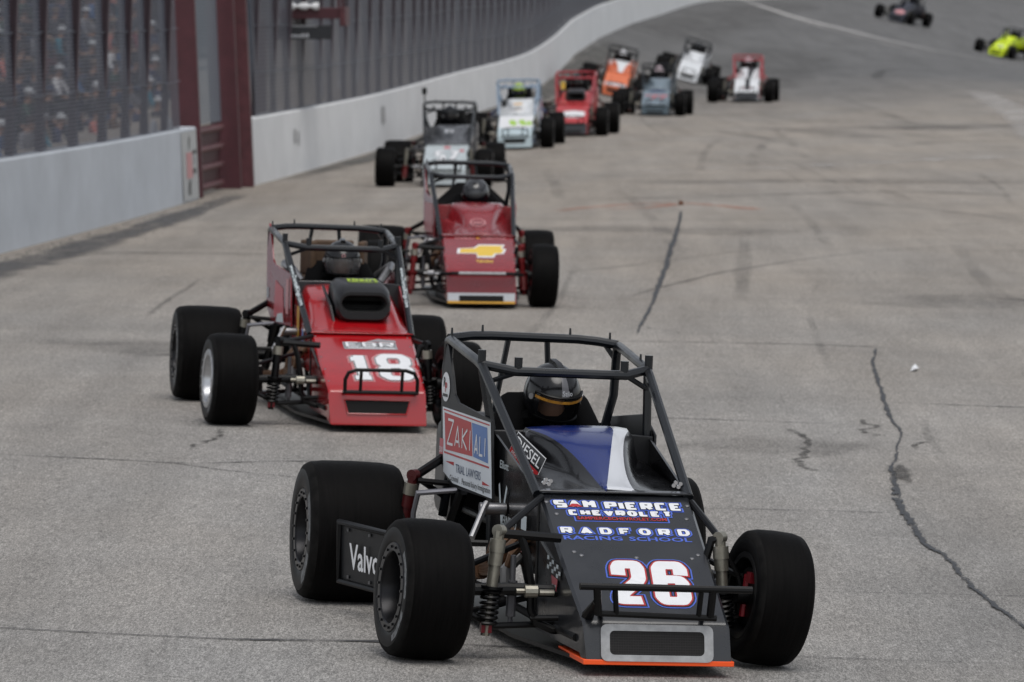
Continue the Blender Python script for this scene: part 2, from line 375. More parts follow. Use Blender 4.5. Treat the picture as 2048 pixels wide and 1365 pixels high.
ribbon('sealed_crack', [(3.31,51.5),(3.15,49.5),(3.06,47.5),(2.98,45.6),(2.9,43.75),(2.88,42.8),(2.86,41.75),(2.76,40.6),(2.68,39.5),(2.58,38.5),(2.53,37.5),(2.47,36.4),(2.44,35.25),(2.43,34.2),(2.42,33.25),(2.47,32.7),(2.49,32.25),(2.50,31.4),(2.52,30.5),(2.57,29.7),(2.62,29.0),(2.8,27.6)],
       [.02, .028, .032, .024, .01, .024, .045, .055, .034, .03, .03, .026, .026], tar, .009, .008, 14, soft=False, wj=.5)
ribbon('sealed_crack', [(2.66, 38.9), (2.62, 38.2), (2.6, 37.4)], [.03, .14, .1], crackm, .012, .01, 8)
ribbon('sealed_crack', [(2.47,83.25),(2.3,78.5),(2.05,72.5),(1.9,69),(1.77,65.75),(1.62,62.5),(1.48,59.25),(1.32,56.0),(1.24,54.6),(1.18,53.25)],
       [.04, .06, .065, .06, .055, .03, .035, .015], tar, .009, .006, 14, soft=False, wj=.4)
for pts, wd in (([(-2.07,40.25),(-2.05,39.6),(-2.12,39.0),(-2.21,38.25)], .05), ([(2.0,41.9),(2.07,41.5),(2.13,40.5),(2.01,39.25),(1.95,38.6),(2.1,38.0)], .06),
                ([(2.62, 43.0), (2.7, 42.4), (2.6, 41.8), (2.66, 41.3)], .06), ([(2.95, 41.0), (2.9, 40.3)], .05), ([(1.25, 54.3), (1.6, 53.4), (2.0, 53.2)], .03)):
    ribbon('hairline_crack', pts, wd, crackm, .006, .03, 10)
for pts, wd in (([(.43,64.25),(1.63,67.25),(2.83,70.5),(3.62,71.5)], .09), ([(1.42,60.75),(2.45,65.25),(4.16,70.0),(5.55,72.0),(6.9,72.5)], .1), ([(1.2,59.5),(1.6,61.5),(2.4,65.0)], .07),
                ([(4.18,88.75),(5.51,86.25),(6.41,83.25),(7.3,79)], .16), ([(.82,88.0),(3.77,90.0),(6.26,91.75),(8.3,89.5)], .45), ([(-3.51,54.25),(-3.49,58.0),(-3.43,62.5)], .07),
                ([(-5.57,68.5),(-4.7,69.0),(-3.6,69),(-2.2,68.6)], .5), ([(-3.0, 49), (-2.6, 53), (-2.4, 57)], .05), ([(3.3, 78), (5.0, 77.6), (7.2, 79.5)], .1),
                ([(8.5, 128), (9.6, 125), (10.8, 127)], .4), ([(7.8, 118), (9.5, 121), (12, 119)], .35), ([(9.2, 140), (10.6, 133), (12.8, 136)], .4), ([(4.5, 131), (5.3, 126), (5.6, 122)], .3),
                ([(6.5, 150), (7.5, 142), (9.5, 139)], .4), ([(12.8, 200), (14, 214), (16, 219)], .5)):
    ribbon('skid_mark', pts, wd, skid, .0065, .01, 10)
for i in range(24):
    y0 = rnd.uniform(34, 135); x0 = rnd.uniform(-.03, .085) * y0 + .3; L_ = rnd.uniform(9, 24) * (y0 / 60) ; dx = rnd.uniform(-.5, 1.3) * (y0 / 60); cu = rnd.uniform(-.5, .5)
    ribbon('skid_mark', [(x0, y0), (x0 + dx * .45 + cu * .3, y0 + L_ * .5), (x0 + dx, y0 + L_)], rnd.choice((.06, .1, .16, .22)) * (y0 / 60) ** .5, faint, .0055, .01, 8)
for pts, wd in (([(1.3, 40.5), (1.9, 40.2), (2.5, 40)], 1.6), ([(-3.8, 49), (-2.8, 49.5), (-2.0, 49)], 2.5), ([(4.5, 58), (5.2, 60), (6, 60)], 2.2),
                ([(-1.5, 76), (1, 77), (4, 75.5)], 2.0), ([(2, 96), (5, 97), (9, 96)], 2.4), ([(8, 132), (9.5, 134), (12, 131)], 5), ([(5, 137), (7, 131), (8, 124)], 1.4), ([(3, 168), (8, 196), (12, 236)], 4.0), ([(5, 215), (10, 262), (16, 300)], 5.)):
    ribbon('oil_stain', pts, wd, stain, .0045, 0, 8)
for a, b in (((4.4,103.0),(4.91,103.75)), ((5.51,104.75),(6.0,105.75)), ((6.61,106.5),(7.14,107.5)), ((7.67,108.25),(8.29,109.5)), ((8.88,109.75),(9.55,110.75)), ((3.42,103.3),(3.88,103.55)), ((2.3, 102.2), (2.8, 102.5))):
    ribbon('painted_dash', [a, b], .8, paleline, .007, 0, 6)
ribbon('painted_line', [(12.4,330),(12.2,292.25),(12.9,274.25),(13.53,267.75),(14.23,263.25),(14.95,259.75),(16.04,255.25),(17.18,252.25),(18.14,250.25),(19.15,249.3),(20.76,250.0),(22.7,252.5),(27,258)], .5, mat_line, .02, 0, 8, wj=.1)
ribbon('painted_line', [(12.77,271.5),(14.08,260.5),(15.85,252.25),(17.82,245.75),(19.81,243.75)], .3, paleline, .015, 0, 8, wj=.1)
ribbon('pale_strip', [(14.86,182.75),(13.74,162.0),(12.35,137.25), (11, 118)], 1.0, paleline, .012, 0, 8, wj=.1)
for pts in ([(.6, 83.4), (1.55,85.75),(2.58,86.75)], [(2.58,86.75),(3.0, 85.8),(3.7,83.9)], [(1.3, 84.2), (2.0, 84.8), (2.6, 86.4)]): ribbon('orange_paint_mark', pts, .28, orangem, .008, 0, 8)
# dirt strip at the foot of the wall, crumbs of rubber on it
ribbon('dirt_strip', [(-8.3, 30), (-7.0, 48), (-5.95, 63), (-5.5, 68), (-5.0,77),(-4.5, 86), (-4.3, 91)], [1.0, .9, .9, .75, .6, .45, .3], soft_mat('wall_dirt', (.105, .105, .11), .8, 1.5, (1, .3, 1), lo=.15, hi=.65), .006, .03, 10)
ribbon('dirt_strip', [(-4.05, 96), (-2.3, 117), (-.7, 142), (1.0, 164), (2.4, 181), (3.9, 203)], [.5, .6, .8, 1.0], soft_mat('wall_dirt_far', (.12, .118, .11), .85, 1.2, (1, .2, 1), lo=.2, hi=.6), .014, .02, 10)
mb = MB()
for i in range(700):
    t = rnd.random(); y = 60 + t * 31; x = -6.66 + .0645 * (y - 60) + abs(rnd.gauss(0, .35)) + .12; s = rnd.uniform(.004, .013); z = gz(x, y) + .006
    mb.add([(x - s, y - s, z), (x + s, y - s, z), (x, y + s, z), (x + rnd.uniform(-s, s), y, z + s)], [(0, 1, 3), (1, 2, 3), (2, 0, 3), (0, 2, 1)])
tag(mb.obj('rubber_crumbs', mat('crumb', (.05, .05, .05), .9), smooth=False), 'loose dark rubber crumbs along the foot of the concrete wall', 'debris', kind='stuff')

# ------------------------------------------------------------------ walls and fence
conc = mat('wall_paint', (.70, .705, .71), .7, var=.1, scale=1.3, bump=.3, bscale=30, stretch=(1, .5, .7))
NEARW = [(-8.8, 30), (-7.45, 50), (-6.17, 68.4), (-4.87, 88.6)]
FARW = [(-4.30, 95), (-2.7, 117), (-.98, 142), (.72, 165), (1.95, 181), (3.3, 203), (5.8, 242), (11, 299), (20, 345), (34, 385)]
def offset_line(line, sub):
    P = crom(line, sub); out = []
    for i, p in enumerate(P):
        d = P[min(i + 1, len(P) - 1)] - P[max(i - 1, 0)]; d = d / np.linalg.norm(d); out.append((p, np.array([-d[1], d[0]])))   # normal to the outside (left)
    return out
NW, FW = offset_line(NEARW, 6), offset_line(FARW, 8)
WH = 1.13
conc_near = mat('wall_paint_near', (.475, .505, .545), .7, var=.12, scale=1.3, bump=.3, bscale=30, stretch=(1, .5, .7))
def wall(name, line, label, pm=None):
    secs = []
    for p, n in line:
        z = gz(*p)
        def q(o, h): return (p[0] + n[0] * o, p[1] + n[1] * o, z + h)
        secs.append([q(0, -.3), q(.05, WH - .03), q(.075, WH), q(.325, WH), q(.35, WH - .03), q(.4, -.3)])
    return tag(MB().loft(secs).obj(name, pm or conc, ang=30), label, 'wall')
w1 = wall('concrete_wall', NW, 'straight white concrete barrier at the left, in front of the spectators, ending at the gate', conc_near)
w2 = wall('concrete_wall', FW, 'long white concrete barrier curving away from the gate into the banked turn')
# scuffs on the far wall and a poster at the end of the near wall
def scuff(px, y, z0, z1, wd):
    x = np.interp(y, [p[1] for p, n in FW], [p[0] for p, n in FW]); b = gz(x, y)
    MB().add([(x + .006 + .045*z0/1.1*-1, y, b + z0), (x + .006 + wd * .07 - .045*z0/1.1, y + wd, b + z0), (x + .006 + wd * .07 - .045*z1/1.1, y + wd, b + z1), (x + .006 - .045*z1/1.1, y, b + z1)], [(0, 1, 2, 3)]).obj('scuff_mark', mat('scuff', (.4, .4, .4), .8, var=.3, scale=30), w2)
scuff(0, 101.2, .55, .8, .3); scuff(0, 101.8, .5, .75, .2); scuff(0, 117.5, .5, .85, .8)
pp = Panel((-4.87 - 1.8 * .0645 + .004, 86.8, gz(-5, 87)), (.0645 , 1, 0), (-.045, 0, 1))
mb = MB(); pp.rect(mb, -.2, .03, 1.74, 1.08, 0, .004); pp.rect(mb, .3, .36, 1.05, .76, 1, .008); pp.poly(mb, [(.62, .8), (.72, .8), (.86, .95), (.78, 1.02), (.66, .96)], 2, .010)
pp.rect(mb, 1.05, .42, 1.5, .5, 2, .010); pp.rect(mb, 1.1, .72, 1.6, .78, 2, .0104); pp.poly(mb, [(.6, .1), (.72, .1), (.8, .34), (.66, .34)], 2, .010); pp.rect(mb, 1.25, .56, 1.45, .68, 3, .0108); pp.poly(mb, [(.35, .12), (.5, .12), (.56, .3), (.5, .33)], 2, .0112)
tag(mb.obj('wall_poster', [mat('poster_grey', (.42, .43, .43), .6, var=.1), vinyl['pink'], mat('poster_dark', (.09, .09, .09), .6), vinyl['grey']]), 'weathered grey poster with a pink square pasted on the end of the near wall', 'poster')

maroon = mat('maroon_steel', (.062, .014, .02), .5, var=.25, scale=4)
galv = mat('galvanised', (.11, .125, .155), .55, .3, var=.2, scale=6)
def mesh_mat(name, col, cover, pitch):
    m = bpy.data.materials.new(name); m.use_nodes = True; t = m.node_tree; n = t.nodes; L = t.links; b = n['Principled BSDF']
    b.inputs['Base Color'].default_value = (*col, 1); b.inputs['Roughness'].default_value = .6; b.inputs['Metallic'].default_value = .2
    tc = n.new('ShaderNodeTexCoord'); mp = n.new('ShaderNodeMapping'); mp.inputs['Scale'].default_value = (0, 0, 1 / pitch); L.new(tc.outputs['Object'], mp.inputs[0])
    sx = n.new('ShaderNodeSeparateXYZ'); L.new(mp.outputs[0], sx.inputs[0]); fr = n.new('ShaderNodeMath'); fr.operation = 'FRACT'; L.new(sx.outputs[2], fr.inputs[0])
    pg = n.new('ShaderNodeMath'); pg.operation = 'PINGPONG'; pg.inputs[1].default_value = .5; L.new(fr.outputs[0], pg.inputs[0])
    r = n.new('ShaderNodeMapRange'); r.inputs[1].default_value = .15; r.inputs[2].default_value = .35; r.inputs[3].default_value = min(1, cover + .12); r.inputs[4].default_value = cover - .12; L.new(pg.outputs[0], r.inputs[0])
    L.new(r.outputs[0], b.inputs['Alpha']); return m
def fence(line, d0, d1, step, H, name, label, mm, post_w, pm, pipe_r=.045, second=True):
    root = empty(name); P = np.array([p for p, n in line]); N = np.array([n for p, n in line]); s = np.r_[0, np.cumsum(np.linalg.norm(np.diff(P, axis=0), axis=1))]
    y2s = np.interp([d0, d1], P[:, 1], s)
    def at(t): 
        p = np.array([np.interp(t, s, P[:, 0]), np.interp(t, s, P[:, 1])]); n = np.array([np.interp(t, s, N[:, 0]), np.interp(t, s, N[:, 1])]); p = p + n * .2
        return p, n, gz(p[0] - n[0] * .2, p[1] - n[1] * .2) + WH - .005
    lean = .04
    t = y2s[0]; me = MB().box((0, 0, H / 2), (post_w, .02, H)).box((-post_w / 2, 0, H / 2), (.02, .12, H)).box((post_w / 2, 0, H / 2), (.02, .12, H)).mesh('fence_post', pm)
    mg = MB().tube([(0, 0, 0), (0, 0, H)], pipe_r, 8).mesh('fence_pipe', galv); k = 0
    while t < y2s[1]:
        p, n, z = at(t); yaw = math.atan2(n[1], n[0]) + math.pi
        o = link('fence_post', me, root); o.location = (p[0], p[1], z); o.rotation_euler = (0, -lean, yaw + math.pi)
        if second:
            p, n, z = at(t + step * .3); o = link('fence_pipe', mg, root); o.location = (p[0] + n[0] * .06, p[1] + n[1] * .06, z); o.rotation_euler = (0, -lean, 0)
        t += step * rnd.uniform(.8, 1.2); k += 1
    ts = np.linspace(y2s[0] - .5, y2s[1], 60); V = []
    for q in ts:
        p, n, z = at(q); p = p - n * .1; V += [(p[0], p[1], z), (p[0] - lean * H, p[1], z + H)]
    MB().add(V, [(2 * i, 2 * i + 2, 2 * i + 3, 2 * i + 1) for i in range(len(ts) - 1)]).obj('wire_mesh', mm, root)
    for h in (.75, 1.55, 2.4, 3.2):
        if h < H:
            pts = []
            for i, q in enumerate(ts):
                p, n, z = at(q); p = p - n * .13; pts.append((p[0] - lean * h, p[1], z + h - .03 * abs(math.sin(i * .7))))
            MB().tube(pts, .007, 5).obj('cable', galv, root)
    return tag(root, label, 'fence')
fence(NW, 58, 87, 2.5, 4.2, 'catch_fence', 'tall catch fence with maroon posts on the near wall in front of the spectators', mesh_mat('wire_near', (.086, .092, .122), .68, .05), .08, mat('maroon_post', (.05, .032, .042), .6, var=.2, scale=4), .05)
fence(FW, 96.5, 380, 2.5, 4.6, 'catch_fence', 'tall grey catch fence on the long curving wall beyond the gate', mesh_mat('wire_far', (.084, .086, .108), .82, .07), .05, mat('grey_post', (.075, .06, .075), .6, var=.35, scale=.4), .05)
# small white caps standing on the near wall, by the gate
for y in (84.6, 86.4):
    x = np.interp(y, [p[1] for p, n in NW], [p[0] for p, n in NW]) - .2
    tag(MB().lathe([(0, .06), (.1, .06), (.15, .05), (.19, .02), (.2, 0)], 12, 'z', (x, y, gz(x, y) + WH - .004)).obj('bollard_cap', mat('cap_white', (.55, .57, .6), .6)),
        'pale rounded cap on top of the near wall, ' + ('nearest the gate' if y > 85 else 'second from the gate'), 'wall cap', 'caps on the near wall')
# gate between the two walls
def ibeam(mb, x, y, z0, z1, w_, d_, lean=.04):
    for (cx, sx, sy) in ((0, .02, d_), (-w_ / 2, .025, d_), (w_ / 2, .025, d_)):
        pass
    v = lambda X, Y: [(X, Y, z0), (X - lean * (z1 - z0), Y, z1)]
    mb.prism([(x - w_ / 2, y - d_ / 2, z0), (x + w_ / 2, y - d_ / 2, z0), (x + w_ / 2, y + d_ / 2, z0), (x - w_ / 2, y + d_ / 2, z0)], (-lean * (z1 - z0), 0, z1 - z0))
zg = gz(-4.7, 91)
gate = empty('gate')
mb = MB(); ibeam(mb, -5.06, 89.2, zg, zg + 6, .44, .3); mb.obj('gate_post', maroon, gate, bevel=.01)
mb = MB(); ibeam(mb, -4.68, 93.6, zg, zg + 6, .46, .4); mb.obj('gate_post', maroon, gate, bevel=.01)
mb = MB(); ibeam(mb, -4.46, 94.4, zg, zg + 6, .36, .4); mb.obj('gate_post', mat('maroon_worn', (.085, .024, .03), .6, var=.35, scale=6), gate, bevel=.01)
g0, g1 = Vector((-4.98, 89.6, zg)), Vector((-4.76, 93.2, zg))
for h in (.12, .42, .72, 1.02):
    MB().tube([g0 + Vector((0, 0, h)), g1 + Vector((0, 0, h + .0))], .055, 8).obj('gate_rail', mat('maroon_rail', (.1, .032, .036), .6, var=.3, scale=5), gate)
MB().add([g0 + Vector((-.02, 0, .05)), g1 + Vector((-.02, 0, .05)), g1 + Vector((-.02, 0, 1.1)), g0 + Vector((-.02, 0, 1.1))], [(0, 1, 2, 3)]).obj('gate_backing', mat('maroon_deep', (.05, .008, .012), .6), gate)
MB().add([g0 + Vector((0, 0, 1.12)), g1 + Vector((0, 0, 1.12)), g1 + Vector((-.2, 0, 6)), g0 + Vector((-.2, 0, 6))], [(0, 1, 2, 3)]).obj('gate_mesh', mesh_mat('wire_gate', (.15, .175, .21), .82, .06), gate)
tag(gate, 'maroon steel crossover gate with two heavy posts between the two white walls', 'gate')
# flag stand on the fence beyond the gate
fs = empty('flag_stand'); zx = gz(-3.8, 102)
MB().box((-3.72, 103.2, 2.86), (1.35, 2.6, .2)).obj('platform', maroon, fs, bevel=.01)
MB().box((-3.03, 103.2, 2.8), (.1, 2.7, .34)).obj('side_beam', mat('maroon_worn', None) if False else MATS['maroon_worn'], fs, bevel=.01)
for x, y in ((-4.35, 101.95), (-3.1, 101.95), (-4.35, 104.4), (-3.1, 104.4)): MB().box((x, y, 3.5), (.05, .05, 1.1)).obj('rail_post', maroon, fs)
for h in (3.35, 3.95): MB().tube([(-4.35, 101.95, h), (-3.1, 101.95, h), (-3.1, 104.4, h)], .025, 6).obj('hand_rail', maroon, fs)
for y in (102.2, 104.2): MB().box((-4.55, y, (2.76 + zx) / 2), (.12, .12, 2.76 - zx)).obj('support_leg', maroon, fs)
tag(fs, 'maroon flag stand platform hanging on the far fence beyond the gate', 'flag stand')
sg = empty('hanging_sign', Matrix.Translation((-4.28, 101.9, 2.5)))
MB().box((.52, 0, .02), (1.06, .06, .25)).obj('board', mat('sign_black', (.018, .02, .024), .5, var=.2), sg, bevel=.005)
sp = Panel((0, -.032, 0), (1, 0, 0), (0, 0, 1)); mb = MB()
for i in range(9):
    x = .28 + i * .042; h = (.04, .055, .045, .05, .04, .05, .07, .06, .07)[i]; sp.rect(mb, x, -.07, x + .026, -.07 + h, 0, .002)
mb.obj('worn_lettering', vinyl['silver'], sg); mb = MB(); sp.rect(mb, .02, .12, .8, .14, 0, .002); mb.obj('edge_strip', vinyl['grey'], sg)
tag(sg, 'black sign board with small worn pale lettering hanging under the flag stand', 'sign')
MB()
roll = MB().loft([[(x, 101.86 + .05 * math.cos(a), 2.985 + (.05 + .03 * math.sin(i * 2.2)) * math.sin(a)) for a in np.linspace(0, 2 * math.pi, 9)[:-1]] for i, x in enumerate(np.linspace(-4.0, -3.45, 8))])
tag(roll.obj('white_banner', white), 'white bundled banner lying on the front edge of the flag stand', 'banner')

# ------------------------------------------------------------------ grandstand with spectators
gs = empty('grandstand'); wood = mat('bench_grey', (.045, .048, .056), .7, var=.2, scale=3); dark = mat('stand_dark', (.018, .019, .024), .8, var=.2, scale=2)
def rowx(n, d): return -9.8 + .0655 * (d - 109) - .9 * n
NR = 13
for n in range(NR):
    z = -.12 + .42 * n; d0, d1 = 92, 235
    a, b = Vector((rowx(n, d0), d0, z)), Vector((rowx(n, d1), d1, z)); off = Vector((-.36, 0, 0))
    MB().prism([a, b, b + off, a + off], (0, 0, -.05)).obj('bench', wood, gs)
    a2, b2 = a + Vector((.45, 0, -.45)), b + Vector((.45, 0, -.45))
    MB().prism([a2, b2, b2 + Vector((-.92, 0, 0)), a2 + Vector((-.92, 0, 0))], (0, 0, -.06)).obj('tread', dark, gs)
    MB().prism([a2 + Vector((-.9, 0, -.5)), b2 + Vector((-.9, 0, -.5)), b2 + Vector((-.9, 0, .42)), a2 + Vector((-.9, 0, .42))], (-.03, 0, 0)).obj('riser', dark, gs)
zb = -.12 + .42 * NR
for k in range(24):
    d = 92 + k * 6; a = Vector((rowx(NR, d), d, -1)); MB().box((a.x, a.y, 3.6), (.2, .2, 9.2)).obj('back_column', maroon, gs)
a, b = Vector((rowx(NR, 92) - .2, 92, -1)), Vector((rowx(NR, 235) - .2, 235, -1)); MB().prism([a, b, b + Vector((0, 0, 10)), a + Vector((0, 0, 10))], (-.1, 0, 0)).obj('back_wall', dark, gs)
tag(gs, 'dark open grandstand with grey benches behind the catch fence', 'grandstand')
for k, (d, lat, z0, z1, wd) in enumerate(((112.5, 2.2, 1.1, 2.1, .5), (116.2, 2.2, 1.2, 2.15, .5), (120, 2.2, 1.3, 2.15, .5))):
    x = np.interp(d, [p[1] for p, n in FW], [p[0] for p, n in FW]) - .75
    tag(MB().box((x, d, (z0 + z1) / 2 + .1), (.06, 1.2, z1 - z0)).obj('white_board', mat('board_white', (.8, .81, .83), .6, var=.3, scale=4)),
        ('nearest', 'middle', 'farthest')[k] + ' of three white boards standing behind the far fence', 'board', 'white boards behind the far fence')

def skin_mesh(name, J, E, rad, mats, zone, sub=1):
    names = list(J); me = bpy.data.meshes.new(name); me.from_pydata([J[k] for k in names], [(names.index(a), names.index(b)) for a, b in E], [])
    ob = bpy.data.objects.new(name, me); C.objects.link(ob); m = ob.modifiers.new('s', 'SKIN'); m.use_smooth_shade = True
    for i, k in enumerate(names):
        r = rad.get(k, .06); r = r if isinstance(r, tuple) else (r, r); me.skin_vertices[0].data[i].radius = r; me.skin_vertices[0].data[i].use_root = (i == 0)
    sb = ob.modifiers.new('u', 'SUBSURF'); sb.levels = sub; sb.render_levels = sub
    out = bpy.data.meshes.new_from_object(ob.evaluated_get(bpy.context.evaluated_depsgraph_get())); bpy.data.objects.remove(ob)
    out.name = name; out.materials.clear()
    for q in mats: out.materials.append(q)
    for p in out.polygons: p.use_smooth = True; p.material_index = zone(p.center)
    return out
SE = [('pelvis', 'spine'), ('spine', 'chest'), ('chest', 'neck'), ('neck', 'head'), ('head', 'crown'), ('chest', 'sl'), ('chest', 'sr'), ('sl', 'el'), ('el', 'hl'), ('sr', 'er'), ('er', 'hr'), ('hl', 'tl'), ('hr', 'tr'),
      ('pelvis', 'pl'), ('pelvis', 'pr'), ('pl', 'kl'), ('pr', 'kr'), ('kl', 'al'), ('kr', 'ar'), ('al', 'fl'), ('ar', 'fr')]
SR = dict(pelvis=(.15, .12), spine=(.14, .11), chest=(.16, .115), neck=.055, head=(.085, .1), crown=(.07, .08), sl=.07, sr=.07, el=.048, er=.048, hl=.036, hr=.036, tl=.025, tr=.025, pl=.095, pr=.095, kl=.07, kr=.07, al=.045, ar=.045, fl=.04, fr=.04)
def seated(v):   # faces -Y, sits at z=0
    h = [(.16, -.42, .05), (.2, -.3, .12), (.1, -.22, .75)][v % 3]; e = [(.27, -.18, .22), (.3, -.1, .2), (.32, -.2, .42)][v % 3]
    j = dict(pelvis=(0, 0, .1), spine=(0, -.01, .28), chest=(0, -.03 - .05 * (v % 2), .48), neck=(0, -.05 - .05 * (v % 2), .62), head=(0, -.08 - .05 * (v % 2), .72), crown=(0, -.07 - .05 * (v % 2), .84), sl=(.19, -.03, .52), sr=(-.19, -.03, .52),
             el=e, er=(-e[0], e[1], e[2] if v != 2 else .2), hl=h, hr=(-h[0] if v != 2 else -.15, h[1], h[2] if v != 2 else .08), pl=(.09, -.03, .08), pr=(-.09, -.03, .08), kl=(.13, -.45, .1), kr=(-.13, -.45, .1), al=(.13, -.5, -.33), ar=(-.13, -.48, -.33), fl=(.14, -.65, -.4), fr=(-.14, -.63, -.4))
    j['tl'] = (h[0], h[1] - .08, h[2] - .01); j['tr'] = (j['hr'][0], j['hr'][1] - .08, j['hr'][2] - .01); return j
def cap_mesh(m, brim=True):
    b = MB().lathe([(-.005, .1), (.04, .1), (.085, .075), (.105, .03), (.108, 0)], 12, 'z')
    if brim: b.add([(-.08, -.07, .0), (.08, -.07, .0), (.06, -.19, -.015), (-.06, -.19, -.015), (-.08, -.07, .014), (.08, -.07, .014), (.06, -.19, -.001), (-.06, -.19, -.001)], [(0, 1, 2, 3), (7, 6, 5, 4), (0, 4, 5, 1), (1, 5, 6, 2), (2, 6, 7, 3), (3, 7, 4, 0)])
    return b.mesh('cap' if brim else 'hair', m)
COLS = dict(white=(.7, .7, .72), salmon=(.5, .17, .14), blue=(.03, .12, .3), teal=(.03, .2, .28), black=(.012, .012, .015), grey=(.2, .2, .22), red=(.16, .02, .03), navy=(.02, .03, .08), orange=(.7, .14, .02), brown=(.12, .07, .04), yellow=(.6, .42, .05), green=(.03, .07, .05), charcoal=(.04, .04, .045), slate=(.07, .08, .1))
trou = [mat('denim', (.03, .05, .1), .9), mat('khaki', (.16, .13, .09), .9), mat('trouser_black', (.012, .012, .014), .9)]
PM = {}
def person_mesh(v, col):
    if (v, col) not in PM:
        sm = mat('shirt_' + col, COLS[col], .85, var=.15)
        PM[v, col] = skin_mesh('person', seated(v), SE, SR, [sm, skin, trou[(v + len(col)) % 3]],
            lambda c: 1 if (c.z > .585 and abs(c.x) < .12) or (c.y < -.24 and abs(c.x) > .1 and c.z > .0 + (.13 if c.y < -.35 else .1) and v != 1) else (2 if c.z < .17 or c.y < -.25 else 0))
    return PM[v, col]
capcols = ['white', 'charcoal', 'black', 'white', 'navy', 'grey']; CM = {}
shirts = ['black', 'navy', 'grey', 'black', 'salmon', 'navy', 'charcoal', 'teal', 'black', 'brown', 'charcoal', 'white', 'navy', 'green', 'red', 'black', 'blue', 'slate']
k = 0; seen = set()
for n in range(8):
    d = 100 + 5.5 * n * .45 + rnd.random() * 2
    while d < 142 + 5 * n:
        col = shirts[(k * 5 + n * 3) % len(shirts)]; v = rnd.randrange(3); hat = k % 5 != 4; hc = capcols[(k * 7 + n) % 6] if hat else ('hair' + str(k // 5 % 2))
        q = 0
        while (n, col, hc) in seen: q += 1; col = shirts[(k * 5 + n * 3 + q) % len(shirts)]
        seen.add((n, col, hc)); me = person_mesh(v, col); o = link('person', me); z = -.12 + .42 * n
        o.location = (rowx(n, d) - .2, d, z + .012); o.rotation_euler = (0, 0, R(90 - 4 + rnd.uniform(-25, 12))); o.scale = (1, 1, rnd.uniform(.95, 1.06))
        if hc not in CM: CM[hc] = cap_mesh(mat('cap_' + hc, COLS[hc] if hat else ((.03, .02, .015), (.14, .1, .07))[int(hc[-1])], .8), hat)
        c = link('cap' if hat else 'hair', CM[hc], o); c.location = (0, -.075 - .05 * (v % 2), .80); c.scale = (1.05, 1.1, 1.1)
        where = ('front', 'second', 'third', 'fourth', 'fifth', 'sixth', 'seventh', 'eighth')[n]
        tag(o, f"spectator in {col} shirt {'with ' + hc + ' cap' if hat else ('dark' if hc == 'hair0' else 'fair') + ' hair'}, seated in the {where} row of the grandstand", 'person', 'spectators in the grandstand')
        d += rnd.uniform(2.0, 4.2); k += 1

